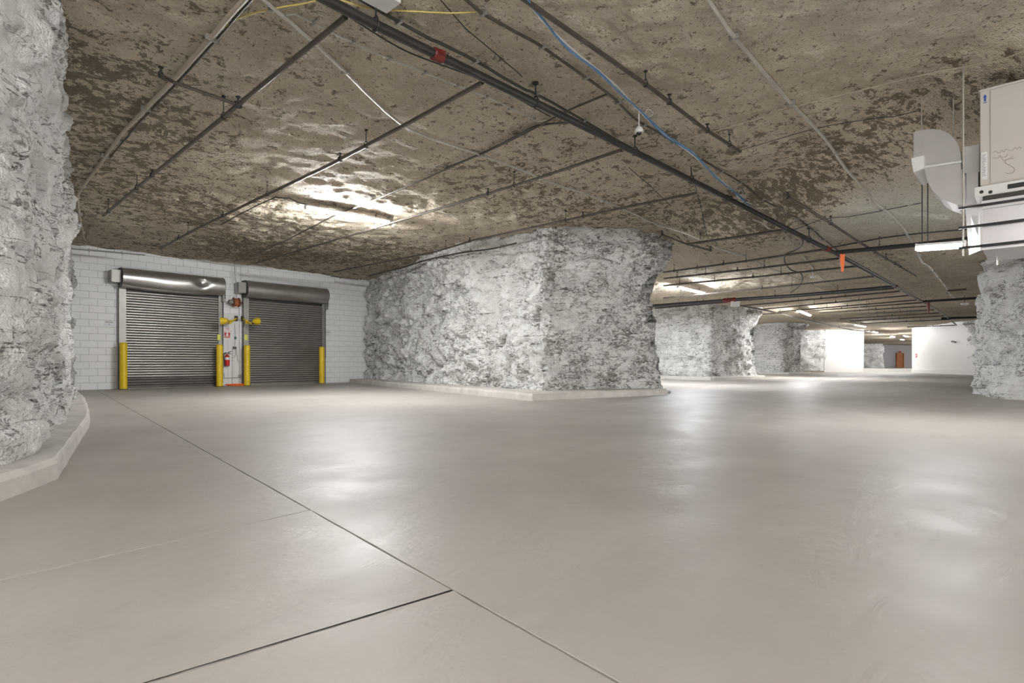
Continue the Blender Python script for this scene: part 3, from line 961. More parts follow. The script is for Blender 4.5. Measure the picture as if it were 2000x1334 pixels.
# fire extinguisher
c = wy(443.7, 714.5, YW - 0.13)
fe = thing('fire_extinguisher', 'red fire extinguisher hung on the white board', 'fire extinguisher', c)
MB().lathe(c, [(0.0, 0.0), (0.07, 0.004), (0.076, 0.02), (0.076, 0.26), (0.074, 0.31), (0.05, 0.355), (0.026, 0.372), (0.022, 0.39)], 20).build('cylinder', 'red', fe, smooth=True)
MB().lathe(c + Vector((0, 0, 0.2)), [(0.0775, 0.0), (0.0775, 0.085)], 20).build('label_band', 'paper', fe, smooth=True)
MB().lathe(c + Vector((0, 0, -0.004)), [(0.06, 0), (0.072, 0.012), (0.072, 0.02)], 20).build('base_skirt', 'guide', fe)
MB().box(c + Vector((-0.022, -0.022, 0.385)), c + Vector((0.022, 0.022, 0.43)), 0.005).build('valve', 'darksteel', fe)
hnd = MB(); hnd.tube([c + Vector((-0.01, 0, 0.425)), c + Vector((0.05, -0.02, 0.45)), c + Vector((0.12, -0.04, 0.49))], 0.011, 6)
hnd.tube([c + Vector((0.0, 0, 0.41)), c + Vector((0.06, -0.02, 0.41)), c + Vector((0.11, -0.04, 0.395))], 0.011, 6)
hnd.build('handle', 'black', fe)
MB().lathe(c + Vector((-0.01, -0.03, 0.41)), [(0.02, -0.01), (0.02, 0.0)], 12, 'y').build('gauge', 'paper', fe)
hp = smooth_path([c + Vector((-0.02, 0, 0.42)), c + Vector((-0.09, -0.02, 0.43)), c + Vector((-0.125, -0.03, 0.34)), c + Vector((-0.105, -0.03, 0.2)), c + Vector((-0.085, -0.03, 0.06))], 0.03)
hs = MB().tube(hp, 0.014, 8).build('hose', 'black', fe)
MB().tube([hp[-1], hp[-1] - Vector((0, 0, 0.07))], [0.012, 0.022], 8).build('nozzle', 'black', fe)
MB().box(c + Vector((-0.03, 0.07, 0.25)), c + Vector((0.03, 0.105, 0.33))).build('wall_bracket', 'guide', fe)

def text_mesh(s, size, origin, U, V, N, name, mat, parent, align='CENTER'):
    cu = bpy.data.curves.new('txt', 'FONT'); cu.body = s; cu.size = size; cu.align_x = align; cu.align_y = 'CENTER'; cu.resolution_u = 2
    ob = bpy.data.objects.new('txt', cu); COL.objects.link(ob)
    dg = bpy.context.evaluated_depsgraph_get()
    me0 = bpy.data.meshes.new_from_object(ob.evaluated_get(dg))
    vs = [Vector(origin) + U * v.co.x + V * v.co.y + N * 0.001 for v in me0.vertices]
    fs = [tuple(p.vertices) for p in me0.polygons]
    bpy.data.objects.remove(ob); bpy.data.curves.remove(cu); bpy.data.meshes.remove(me0)
    return MB().add(vs, fs).build(name, mat, parent)
UX = Vector((1, 0, 0)); NY = Vector((0, -1, 0))

# fire sign
tl = wy(437.0, 640.0); br = wy(450.2, 660.5)
sw, sh = (br.x - tl.x), (tl.z - br.z); cc = (tl + br) / 2
fs_ = thing('fire_sign', 'red and white fire extinguisher sign with a down arrow', 'sign', cc)
MB().box((tl.x, BF - 0.006, br.z), (br.x, BF, tl.z)).build('sign_plate', 'paper', fs_)
text_mesh('FIRE', sh * 0.235, Vector((cc.x, BF - 0.0065, tl.z - sh * 0.12)), UX, ZV, NY, 'sign_lettering', 'signred', fs_)
text_mesh('EXTINGUISHER', sh * 0.115, Vector((cc.x, BF - 0.0065, tl.z - sh * 0.33)), UX, ZV, NY, 'sign_lettering', 'signred', fs_)
z1 = tl.z - sh * 0.46
pn = MB()
x0, x1, z0 = tl.x + sw * 0.06, br.x - sw * 0.06, br.z + sh * 0.04
pn.box((x0, BF - 0.0078, z0), (x1, BF - 0.0062, z1))
pn.build('red_panel', 'signred', fs_)
xm = (x0 + x1) / 2; w = (x1 - x0); hh = z1 - z0
ar = [(xm - w * .13, z1 - hh * .06), (xm + w * .13, z1 - hh * .06), (xm + w * .13, z1 - hh * .42), (xm + w * .30, z1 - hh * .42), (xm, z0 + hh * .1), (xm - w * .30, z1 - hh * .42), (xm - w * .13, z1 - hh * .42)]
MB().prism([(x, BF - 0.0098, z) for x, z in ar], (0, 0.0018, 0)).build('white_arrow', 'paper', fs_)
for k in range(5):
    for s in (-1, 1):
        xa = xm + s * w * (0.20 + 0.06 * k); 
        MB().prism([(xa, BF - 0.0095, z0 + hh * (0.03 + 0.05 * k)), (xa + s * w * 0.035, BF - 0.0095, z0 + hh * (0.03 + 0.05 * k)), (xa + s * w * 0.075, BF - 0.0095, z0 + hh * (0.20 + 0.05 * k)), (xa + s * w * 0.04, BF - 0.0095, z0 + hh * (0.20 + 0.05 * k))], (0, 0.0015, 0)).build('white_stripe', 'paper', fs_)

# green tag, outlet box, junction box, conduits
g = wy(459.3, 658.5)
gt = thing('pull_tag', 'small green hanging tag above the outlet box', 'tag', g)
MB().lathe(g + Vector((0, -0.03, -0.03)), [(0.0, -0.05), (0.03, -0.035), (0.04, 0.0), (0.034, 0.035), (0.0, 0.05)], 12).build('tag_body', 'green', gt, smooth=True)
MB().tube([g + Vector((0, -0.03, 0.02)), wy(458.5, 634)], 0.005, 6).build('cord', 'guide', gt)
MB().tube([g + Vector((0, -0.03, -0.07)), wy(458.5, 677)], 0.005, 6).build('cord', 'guide', gt)
b = wy(457.5, 679.5)
ob = thing('outlet_box', 'grey double outlet box on the white board', 'outlet', b)
MB().box(b + Vector((-0.055, -0.05, -0.05)), b + Vector((0.055, 0.0, 0.05)), 0.006).build('box', 'guide', ob)
for s in (-1, 1): MB().box(b + Vector((0.027 * s - 0.018, -0.056, -0.032)), b + Vector((0.027 * s + 0.018, -0.0495, 0.032))).build('socket', 'black', ob)
MB().tube(smooth_path([b + Vector((0.03, -0.03, -0.05)), b + Vector((0.03, -0.04, -0.22)), b + Vector((-0.02, -0.03, -0.32)), b + Vector((-0.09, -0.02, -0.36))], 0.04), 0.006, 6).build('cord', 'guide', ob)
MB().tube(smooth_path([b + Vector((0.06, -0.02, -0.05)), b + Vector((0.08, -0.03, -0.25)), b + Vector((0.12, -0.03, -0.45)), b + Vector((0.2, -0.02, -0.5))], 0.04), 0.006, 6).build('cord', 'guide', ob)
def wall_conduit(label, pix, r=0.011, mat='conduit', Y=None):
    pts = [wy(px, py, Y) - Vector((0, r + 0.002, 0)) for px, py in pix]
    t = thing('conduit', label, 'conduit', pts[-1])
    MB().tube(pts, r, 8).build('run', mat, t)
    for i in range(len(pts) - 1):
        L = (pts[i + 1] - pts[i]).length
        for k in range(1, int(L / 0.8) + 1):
            c = pts[i].lerp(pts[i + 1], k * 0.8 / L - 0.4 / L)
            u = (pts[i + 1] - pts[i]).normalized(); v = u.cross(NY)
            MB().obox(c, u, v, NY, 0.01, r * 2.6, r + 0.003).build('strap', 'guide', t)
    return t
wall_conduit('thin conduit running down from the outlet box to the floor', [(453.5, 681), (453.5, 751)], 0.008, 'guide')
wall_conduit('thin conduit running down past the cord reel to the low junction box', [(467.5, 601), (467.5, 732)], 0.009)
wall_conduit('low horizontal conduit crossing the white board', [(437.5, 729), (437.5, 738.8), (465.5, 737.2)], 0.011, 'guide')
j = wy(467.7, 735)
jb = thing('junction_box', 'small grey junction box low on the white board', 'junction box', j)
MB().box(j + Vector((-0.045, -0.055, -0.055)), j + Vector((0.045, 0, 0.055)), 0.006).build('box', 'steel', jb)
MB().box(j + Vector((-0.04, -0.06, -0.05)), j + Vector((0.04, -0.0545, 0.05))).build('cover', 'steel', jb)
wall_conduit('thin conduit from the low junction box to the floor', [(467.5, 739.5), (467.5, 751)], 0.009)
wall_conduit('thin conduit dropping from the roof beside the undented hood', [(470.2, 515), (470.2, 600)], 0.006, 'guide', YW - 0.004)
wall_conduit('grey horizontal pipe high on the block wall by the craggy rock', [(140, 486), (283, 498.5)], 0.02, 'guide', YW - 0.004)
wall_conduit('grey pipe on the block wall running into the corner by the big pillar', [(646, 539.5), (699, 546.5)], 0.02, 'guide', YW - 0.004)

# orange cord heap on the floor
cp = on_y(463.5, 751, YW - 0.28); cp.z = 0.0
pts = []
rnd = random.Random(3)
for k in range(150):
    a = k * 0.42
    rr = 0.13 + 0.09 * math.sin(k * 0.17) + rnd.uniform(-0.015, 0.015)
    pts.append(cp + Vector((math.cos(a) * rr * 1.7, math.sin(a) * rr * 0.55, 0.012 + 0.055 * (0.5 + 0.5 * math.sin(k * 0.31)))))
tag(MB().tube(pts, 0.011, 6).build('extension_cord', 'orange', smooth=True), 'orange extension cord heaped on the floor below the white board', 'cord')

# cord reel
c = wy(461, 590.5, YW - 0.30)
rl = thing('cord_reel', 'brown cord reel mounted high between the roller doors', 'cord reel', c)
ax = Vector((1, 0, 0))
prof = []
MB().lathe(c, [(0.10, -0.07), (0.125, -0.055), (0.135, 0.0), (0.125, 0.055), (0.10, 0.07)], 20, 'x').build('wound_cord', 'copper', rl, smooth=True)
for s in (-1, 1): MB().lathe(c + ax * (0.085 * s), [(0.16, -0.008), (0.165, 0.0), (0.16, 0.008)], 24, 'x').build('flange', 'copper', rl)
MB().lathe(c - ax * 0.17, [(0.05, -0.07), (0.075, -0.06), (0.075, 0.06), (0.05, 0.07)], 16, 'x').build('spring_housing', 'guide', rl)
MB().tube([c - ax * 0.2, c + ax * 0.26], 0.018, 8).build('axle', 'darksteel', rl)
br_ = MB(); br_.box(c + Vector((0.23, -0.03, -0.03)), c + Vector((0.26, 0.294, 0.03))); br_.box(c + Vector((0.16, 0.28, -0.1)), c + Vector((0.28, 0.296, 0.1)))
br_.build('wall_bracket', 'guide', rl)
top = on_y(457.5, 513, YW - 0.25)
MB().tube([top + Vector((0, 0, 0.1)), top, c + Vector((0.02, 0, 0.13))], 0.012, 8).build('feed_cord', 'guide', rl)

# dock lights
def dock_light(label, mount, elbow, knuckle, head, hdir, mirror):
    Y0 = YW - 0.05
    m = wy(*mount, Y0); e = wy(*elbow, YW - 0.42); k = wy(*knuckle, YW - 0.75); h = wy(*head, YW - 0.85)
    t = thing('dock_light', label, 'dock light', m)
    MB().box(m + Vector((-0.05, -0.03, -0.09)), m + Vector((0.05, 0.012, 0.09)), 0.006).build('mount_plate', 'darksteel', t)
    MB().lathe(m + Vector((0, -0.06, 0)), [(0.035, -0.06), (0.035, 0.06)], 12).build('pivot', 'black', t)
    a = MB()
    u = (e - m).normalized()
    a.tube([m + Vector((0, -0.05, 0.0)), e], 0.032, 8)
    a.build('inner_arm', 'yellow', t)
    MB().tube([e, k], 0.038, 8).build('outer_arm', 'yellow', t)
    MB().lathe(e, [(0.045, -0.07), (0.05, 0.0), (0.045, 0.07)], 12).build('elbow_joint', 'yellow', t)
    d = (h - k).normalized()
    D = Vector(hdir).normalized()
    MB().tube([k, h - D * 0.02], 0.03, 8).build('neck', 'black', t)
    MB().tube([h - D * 0.16, h - D * 0.10, h, h + D * 0.03], [0.05, 0.09, 0.115, 0.125], 18).build('lamp_head', 'yellow', t, smooth=True)
    MB().tube([h + D * 0.028, h + D * 0.036], 0.105, 18).build('lens', 'paper', t)
    return t
dock_light('yellow articulated dock light swung over the fire sign', (461, 622), (449, 629), (442.5, 625.5), (434.5, 627), (-0.75, 0.6, -0.1), 1)
dock_light('yellow articulated dock light reaching across the undented door', (473.5, 622.5), (482, 628.5), (493, 632.5), (501.5, 627.5), (0.75, 0.6, 0.05), -1)
tag(MB().tube([wy(461, 625.5, YW - 0.045), wy(473.5, 626, YW - 0.045)], 0.014, 8).build('conduit', 'conduit'), 'short conduit linking the two yellow dock lights', 'conduit')

# stickers on the door guides, small paper notices
for (px, d, lab) in ((427.5, d1, 0), (480.6, d2, 0)):
    p = wy(px, 659, YW - 0.137)
    s = MB().box(p + Vector((-0.05, -0.002, -0.09)), p + Vector((0.05, 0.0, 0.09))).build('guide_sticker', 'tag', d)
for px, py, lab in ((213.5, 631.5, 'small white paper notice on the block wall by the dented-hood door'), (639.8, 650.5, 'small white paper notice on the block wall by the hand chain of the undented door')):
    p = on_y(px, py, YW - 0.005)
    n = thing('paper_notice', lab, 'notice', p)
    MB().box(p + Vector((-0.13, -0.002, -0.085)), p + Vector((0.13, 0.001, 0.085))).build('sheet', 'paper', n)
    x = -0.095
    while x < 0.09:
        w = random.uniform(0.012, 0.02)
        MB().box(p + Vector((x, -0.0032, 0.018)), p + Vector((x + w, -0.0021, 0.052))).build('printed_mark', 'pencil', n)
        x += w + 0.008
    MB().box(p + Vector((-0.008, -0.0032, -0.05)), p + Vector((0.008, -0.0021, -0.005))).build('printed_mark', 'pencil', n)

# ------------------------------------------------------------------ pipes and cables under the roof
def hanger(parent, p, r, mat='black', size=1.0):
    """clevis ring round the pipe, threaded rod and roof plate"""
    zt = roof_at(p.x, p.y) + 0.02
    m = MB()
    ring = [p + Vector((math.cos(a) * (r + 0.006), 0, math.sin(a) * (r + 0.006))) for a in [2 * math.pi * k / 10 for k in range(11)]]
    # ring in the plane across the pipe
    u = Vector(parent['_dir'])
    v = Vector((-u.y, u.x, 0)).normalized() if (abs(u.x) + abs(u.y)) > 1e-6 else Vector((1, 0, 0))
    ring = [p + v * (math.cos(2 * math.pi * k / 10) * (r + 0.005)) + Vector((0, 0, math.sin(2 * math.pi * k / 10) * (r + 0.005) + (0.03 if k in (2, 3) else 0))) for k in range(11)]
    m.tube(ring, 0.006 * size, 5, False)
    top = Vector((p.x, p.y, max(zt, p.z + r + 0.06)))
    m.tube([p + Vector((0, 0, r + 0.02)), top], 0.006 * size, 6)
    m.tube([top - Vector((0, 0, 0.035)), top - Vector((0, 0, 0.015))], 0.024 * size, 8)
    return m.build('hanger', mat, parent)

def head(parent, p, r):
    """upright sprinkler head"""
    m = MB()
    m.lathe(p + Vector((0, 0, r * 0.6)), [(0.018, 0), (0.018, 0.03), (0.011, 0.035), (0.011, 0.07), (0.03, 0.072), (0.03, 0.078)], 8)
    m.lathe(p, [(r * 1.35, -0.025), (r * 1.35, 0.03)], 8)
    return m.build('sprinkler_head', 'black', parent)

def lerp_path(pts, f):
    L = [0]
    for i in range(len(pts) - 1): L.append(L[-1] + (pts[i + 1] - pts[i]).length)
    s = f * L[-1]
    for i in range(len(pts) - 1):
        if s <= L[i + 1] + 1e-9: return pts[i].lerp(pts[i + 1], (s - L[i]) / max(1e-9, L[i + 1] - L[i]))
    return pts[-1]

def roof_pipe(name, label, cat, pix, off, r, mat, hang=(), heads=(), group=None, curve=False, seg=8, straps=0, elbow_down=False):
    pts = [on_roof(p[0], p[1], p[2] if len(p) > 2 else max(off, 0.055 + r)) for p in pix]
    path = smooth_path(pts, 0.12) if curve else pts
    if off < 0.13:
        # clipped runs follow the broken roof: keep them just clear of it
        if not curve:
            path = []
            for i in range(len(pts) - 1):
                n = max(2, int((pts[i + 1] - pts[i]).length / 0.12))
                path += [pts[i].lerp(pts[i + 1], k / n) for k in range(n)]
            path.append(pts[-1])
        zf = roof_full(path)
        lim = np.array([zf[max(0, i - 2):i + 3].min() for i in range(len(zf))]) - r - 0.014
        z = np.minimum(lim, np.array([p.z for p in path]) + 0.03)
        zz = np.pad(z, 3, mode='edge')
        z = np.minimum(lim, np.array([zz[i:i + 7].mean() for i in range(len(z))]))
        for p, h in zip(path, z): p.z = float(h)
    t = thing(name, label, cat, pts[0], group)
    t['_dir'] = tuple((pts[-1] - pts[0]).normalized())
    MB().tube(path, r, seg).build('run', mat, t, smooth=True)
    for f in hang: hanger(t, lerp_path(path, f), r)
    for f in heads: head(t, lerp_path(path, f), r)
    if straps:
        for k in range(straps):
            f = (k + 0.5) / straps; p = lerp_path(path, f); q = lerp_path(path, min(1, f + 0.01)); u = (q - p)
            if u.length < 1e-6: continue
            u.normalize(); v = Vector((-u.y, u.x, 0)).normalized(); w = u.cross(v)
            MB().obox(p, u, v, w, 0.012, r + 0.03, r + 0.004).build('strap', 'guide', t)
    return t, path

def coupling(t, p, u, r, L=0.11, mat='rustred'):
    u = u.normalized()
    m = MB().tube([p - u * L / 2, p - u * L * 0.4, p - u * L * 0.12, p + u * L * 0.12, p + u * L * 0.4, p + u * L / 2], [r * 1.15, r * 1.35, r * 1.35, r * 1.35, r * 1.35, r * 1.15], 12)
    v = Vector((-u.y, u.x, 0)).normalized()
    m.obox(p + v * r * 1.5, u, v, u.cross(v), 0.03, r * 0.4, 0.02); m.obox(p - v * r * 1.5, u, v, u.cross(v), 0.03, r * 0.4, 0.02)
    return m.build('coupling', mat, t)

MAINP = [(560, -42), (640, 0.5), (708, 36), (855, 108), (1046, 201), (1122, 238), (1300, 327), (1420, 387), (1475, 415), (1537, 447), (1615, 486), (1700, 532), (1748, 559)]
mp, mpath = roof_pipe('sprinkler_main', 'thick black sprinkler main pipe running the length of the roof', 'pipe', MAINP, 0.24, 0.046, 'blackpipe', seg=14)
for i, j in ((3, 1), (7, 0), (10, 1), (12, 1)):
    coupling(mp, mpath[i], mpath[min(i + 1, len(mpath) - 1)] - mpath[i - 1], 0.046, 0.13 if j else 0.09, 'rustred' if j else 'blackpipe')
for px, py in ((734, 49), (1046, 201), (1240, 297), (1350, 352), (1580, 469)):
    hanger(mp, on_roof(px, py, 0.24), 0.046, size=1.6)
roof_pipe('sprinkler_main', 'brown sprinkler pipe continuing beyond the red-jointed end of the main', 'pipe', [(1748, 559), (1776, 575), (1815, 596), (1845, 615), (1868, 635)], 0.24, 0.04, 'brownpipe', hang=(0.3, 0.7))
bp, bpath = roof_pipe('sprinkler_cross_main', 'thick black cross pipe spanning to the pillar with the white box', 'pipe', [(1270, 598), (1425, 586), (1560, 577), (1745, 561)], 0.24, 0.066, 'blackpipe', hang=(0.25, 0.55, 0.8), seg=14)
coupling(bp, bpath[1], bpath[2] - bpath[1], 0.066, 0.5)
roof_pipe('sprinkler_cross_main', 'slimmer dark pipe just below the thick cross pipe by the pillar', 'pipe', [(1280, 602), (1420, 590)], 0.30, 0.03, 'blackpipe', hang=(0.6,))
roof_pipe('sprinkler_branch', 'brown branch pipe leaving the white box towards the far opening', 'pipe', [(1440, 596), (1500, 607), (1600, 631), (1660, 644), (1700, 648)], 0.22, 0.04, 'brownpipe', hang=(0.2, 0.45, 0.7))

# branches on the door side of the main
b1 = roof_pipe('sprinkler_branch', 'near branch pipe with a short side arm leading to the craggy rock corner', 'pipe', [(675, 33), (465, 205), (293, 346), (202, 421)], 0.24, 0.026, 'brownpipe', hang=(0.30, 0.72, 0.95), heads=(0.62,))[0]
sp = [on_roof(465, 205, 0.24), on_roof(338, 160, 0.24), on_roof(314, 147, 0.12)]
MB().tube(sp, 0.021, 8).build('side_arm', 'brownpipe', b1); head(b1, sp[-1], 0.02); head(b1, sp[0], 0.034)
roof_pipe('sprinkler_branch', 'branch pipe passing over the long strip light feed cable to the dented-hood door', 'pipe', [(942, 161), (795, 242), (640, 324), (500, 390), (380, 449), (312, 486)], 0.24, 0.026, 'brownpipe', hang=(0.19, 0.45, 0.8), heads=(0.25, 0.62, 0.86))
roof_pipe('sprinkler_branch', 'branch pipe passing over the junction box end of the long strip light', 'pipe', [(1213, 293), (1060, 345), (980, 370), (790, 428), (640, 473), (500, 514)], 0.24, 0.024, 'brownpipe', hang=(0.17, 0.5, 0.8), heads=(0.22, 0.9))
roof_pipe('sprinkler_branch', 'branch pipe ending along the top edge of the big pillar', 'pipe', [(1360, 377), (1205, 408), (1060, 440), (925, 469), (850, 492), (652, 531)], 0.22, 0.024, 'brownpipe', hang=(0.2, 0.55, 0.9), heads=(0.17, 0.45))
b6 = roof_pipe('sprinkler_branch', 'short branch pipe with a cross arm above the right side of the big pillar', 'pipe', [(1535, 449), (1440, 463), (1342, 477)], 0.2, 0.03, 'brownpipe', hang=(0.85,))[0]
sp = [on_roof(1293, 458, 0.16), on_roof(1342, 477, 0.2), on_roof(1388, 489, 0.2)]
MB().tube(sp, 0.022, 8).build('side_arm', 'brownpipe', b6); head(b6, sp[0], 0.02); head(b6, sp[-1], 0.02)
for k, (a, b_, lab) in enumerate((((1612, 487), (1296, 532), 'first branch pipe past the red coupling above the looping hose'), ((1638, 505), (1297, 544), 'second branch pipe past the red coupling crossing the looping hose'),
                              ((1672, 520), (1296, 558), 'third branch pipe past the red coupling carrying the small white detector'), ((1706, 540), (1296, 582), 'last branch pipe before the thick black cross pipe'))):
    roof_pipe('sprinkler_branch', lab, 'pipe', [a, ((a[0] + b_[0]) / 2, (a[1] + b_[1]) / 2 + 1), b_], 0.24, 0.026, 'brownpipe', hang=(0.35, 0.7, 0.9), heads=(0.5,))
FARB = [((1757, 569), (1452, 597)), ((1776, 577), (1490, 604)), ((1790, 586), (1520, 609)), ((1802, 591), (1485, 614)), ((1812, 598), (1600, 611)),
        ((1825, 605), (1620, 617)), ((1835, 611), (1640, 623)), ((1845, 617), (1660, 627)), ((1855, 624), (1680, 632)), ((1866, 635), (1772, 639))]
for a, b_ in FARB:
    roof_pipe('sprinkler_branch', 'distant parallel branch pipe beyond the thick cross pipe', 'pipe', [a, b_], 0.22, 0.028, 'brownpipe', hang=(0.3, 0.6), heads=(0.45,), group='branch pipes beyond the cross main')
# pipes on the other side of the main
roof_pipe('sprinkler_branch', 'steel branch pipe beside the blue cables ending in open roof', 'pipe', [(1005, -14), (1120, 66), (1270, 171), (1375, 251), (1446, 296)], 0.16, 0.024, 'brownpipe', hang=(0.45, 0.93), heads=(0.57, 0.8))
roof_pipe('sprinkler_branch', 'branch pipe crossing the pale whitewashed roof patch', 'pipe', [(1530, 380), (1615, 431), (1674, 470), (1722, 500), (1789, 539)], 0.18, 0.024, 'brownpipe', hang=(0.12, 0.5, 0.62), heads=(0.01, 0.4, 0.7))
roof_pipe('sprinkler_cross_main', 'dark cross pipe running behind the strip light under the duct', 'pipe', [(1632, 493), (1790, 478), (1905, 465), (2030, 452)], 0.24, 0.045, 'blackpipe', hang=(0.25,))
roof_pipe('conduit', 'thin conduit passing behind the duct above the dark cross pipe', 'conduit', [(1598, 491), (1725, 467), (1800, 458), (1905, 450)], 0.10, 0.014, 'darksteel')
roof_pipe('sprinkler_cross_main', 'dark pipe above the far round lamp by the smooth pillar', 'pipe', [(1802, 589), (1925, 581)], 0.24, 0.05, 'blackpipe')
roof_pipe('sprinkler_cross_main', 'short dark pipe close to the far white wall top', 'pipe', [(1838, 622), (1925, 619)], 0.22, 0.06, 'blackpipe')
roof_pipe('sprinkler_branch', 'short stub pipe beside the long tan conduit', 'pipe', [(1850, 568), (1888, 565)], 0.2, 0.03, 'brownpipe')

# conduits and cables
roof_pipe('conduit', 'silver conduit clipped to the roof and passing under the branch pipes', 'conduit', [(488, -18), (525, 12), (612, 88), (700, 165), (785, 245), (840, 273), (935, 304), (1060, 349), (1200, 401), (1290, 441), (1380, 471), (1460, 506), (1600, 563), (1660, 585), (1780, 638)], 0.05, 0.019, 'conduit', curve=True, straps=16)
roof_pipe('conduit', 'thick tan conduit bending down the craggy rock corner', 'conduit', [(500, -25), (478, 2), (340, 160), (237, 262), (195, 325), (156, 376), (153, 402), (158, 440), (165, 470)], 0.06, 0.026, 'tanpipe', curve=True, straps=6)
roof_pipe('cable', 'dark cable alongside the thick tan conduit', 'cable', [(515, -25), (492, 2), (420, 85), (350, 163), (250, 265), (215, 310)], 0.05, 0.012, 'darksteel', curve=True)
roof_pipe('cable', 'thin bent cable near the top of the block wall corner', 'cable', [(150, 395), (200, 403), (290, 415)], 0.05, 0.007, 'tanpipe')
roof_pipe('cable', 'thin kinked cable above the grey wall pipe', 'cable', [(155, 404), (190, 422), (165, 470)], 0.05, 0.008, 'tanpipe')
roof_pipe('cable', 'yellow cord looped across the near roof', 'cord', [(440, 55), (470, 38), (525, 24), (590, 14), (650, 4), (700, 18), (760, 25), (930, 25)], 0.04, 0.007, 'yellowcord', curve=True)
roof_pipe('conduit', 'thin pale conduit with clips between the near branch pipes', 'conduit', [(505, -5), (545, 37), (575, 34), (640, 65), (730, 106), (960, 196), (1050, 240), (1068, 238)], 0.05, 0.011, 'conduit', straps=9)
roof_pipe('cable', 'dark cable hung beside the thick black main', 'cable', [(610, -10), (690, 45), (800, 108), (945, 164), (1075, 232)], 0.10, 0.008, 'black', curve=True)
roof_pipe('cable', 'dark cable bundle clipped above the thick black main', 'cable', [(690, -2), (790, 52), (950, 135), (1110, 222), (1300, 333), (1410, 385)], 0.06, 0.017, 'darksteel', curve=True, straps=8)
roof_pipe('cable', 'thin wire crossing the bare roof towards the main', 'cable', [(850, -5), (910, 62), (1010, 145), (1020, 155)], 0.03, 0.005, 'black')
roof_pipe('conduit', 'clipped dark conduit running towards the dome camera', 'conduit', [(890, -14), (935, 25), (1010, 66), (1080, 110), (1190, 189), (1240, 235), (1290, 265), (1400, 332), (1480, 378), (1560, 425), (1636, 491)], 0.05, 0.016, 'brownpipe', curve=True, straps=14)
roof_pipe('conduit', 'dark conduit sagging under the main towards the long strip light', 'conduit', [(1188, 188), (1110, 220), (1030, 262), (935, 305), (800, 365), (683, 411), (640, 430), (540, 480), (460, 511)], 0.07, 0.015, 'brownpipe', curve=True)
roof_pipe('conduit', 'second dark conduit curving beside the sagging conduit', 'conduit', [(1112, 242), (1050, 250), (1010, 270), (930, 307), (870, 333)], 0.05, 0.017, 'darksteel', curve=True)
for k, (dx, mat, lab) in enumerate(((0, 'blue', 'blue data cable draped past the dome camera'), (5, 'blue', 'second blue data cable draped past the dome camera'), (-5, 'cablewhite', 'white data cable draped past the dome camera'))):
    pts = [(1022, -6), (1060, 40), (1110, 96), (1170, 142), (1210, 180), (1250, 218), (1300, 266), (1352, 301), (1400, 348), (1440, 380), (1466, 404)]
    roof_pipe('data_cable', lab, 'cable', [(x + dx * 0.6 * math.cos(i), y - dx * 0.35 + (2 if i % 2 else -1) * (k - 1)) for i, (x, y) in enumerate(pts)], (0.15, 0.172, 0.128)[k], 0.0085, mat, curve=True)
def loop(px, py, r, lab, mat='cablewhite'):
    c = on_roof(px, py, 0.10)
    ring = [c + RGT * (r * math.cos(a)) + Vector((0, 0, r * math.sin(a))) + FWD * (0.02 * math.sin(2 * a)) for a in [2 * math.pi * k / 18 for k in range(18)]]
    tag(MB().tube(ring, 0.005, 6).build('cable_loop', mat), lab, 'cable tie')
loop(1268, 221, 0.05, 'white cable tie loop next to the dome camera')
loop(1447, 376, 0.045, 'white cable tie loop where the blue cables meet the main')
roof_pipe('conduit', 'long tan conduit with bends leading towards the smooth pillar', 'conduit', [(1365, -22), (1383, 4), (1430, 70), (1500, 156), (1548, 209), (1600, 262), (1650, 322), (1700, 381), (1745, 428), (1780, 470), (1815, 523), (1850, 566), (1872, 592)], 0.06, 0.021, 'conduit', curve=True, straps=14)
roof_pipe('cable', 'thin tan cable crossing the roof towards the air handler', 'cable', [(1335, 277), (1480, 236), (1560, 211), (1700, 176), (1880, 132), (2020, 100)], 0.03, 0.009, 'tanpipe', curve=True)
roof_pipe('cable', 'hair-thin wire parallel to the thin tan cable', 'cable', [(1430, 302), (1600, 252), (1790, 222)], 0.03, 0.005, 'black')
roof_pipe('hose', 'black hose hanging in loops between the branch pipes', 'hose', [(1563, 460), (1568, 474), (1555, 488), (1534, 497), (1533, 512), (1545, 527), (1564, 534), (1567, 547), (1560, 560), (1545, 571)], 0.16, 0.016, 'black', curve=True)
roof_pipe('conduit', 'pale conduit zigzagging from the blue cables to the cross pipe', 'conduit', [(1470, 412), (1510, 440), (1530, 455), (1560, 492), (1600, 540), (1632, 564)], 0.06, 0.013, 'conduit')
roof_pipe('cable', 'faint wire crossing the dark roof above the big pillar', 'cable', [(1350, 335), (1362, 380), (1375, 430), (1384, 470)], 0.03, 0.006, 'black')
roof_pipe('cable', 'faint wire slanting across the roof by the big pillar corner', 'cable', [(1228, 330), (1270, 365), (1310, 405)], 0.03, 0.006, 'black')
roof_pipe('cable', 'thin wire running across the pale whitewashed roof patch', 'cable', [(1550, 450), (1610, 428), (1700, 418), (1800, 400)], 0.03, 0.006, 'black')
roof_pipe('cable', 'dark feed cable of the long strip light', 'cable', [(432, 440), (470, 420), (538, 386), (565, 388), (585, 399), (600, 402)], 0.07, 0.010, 'black')

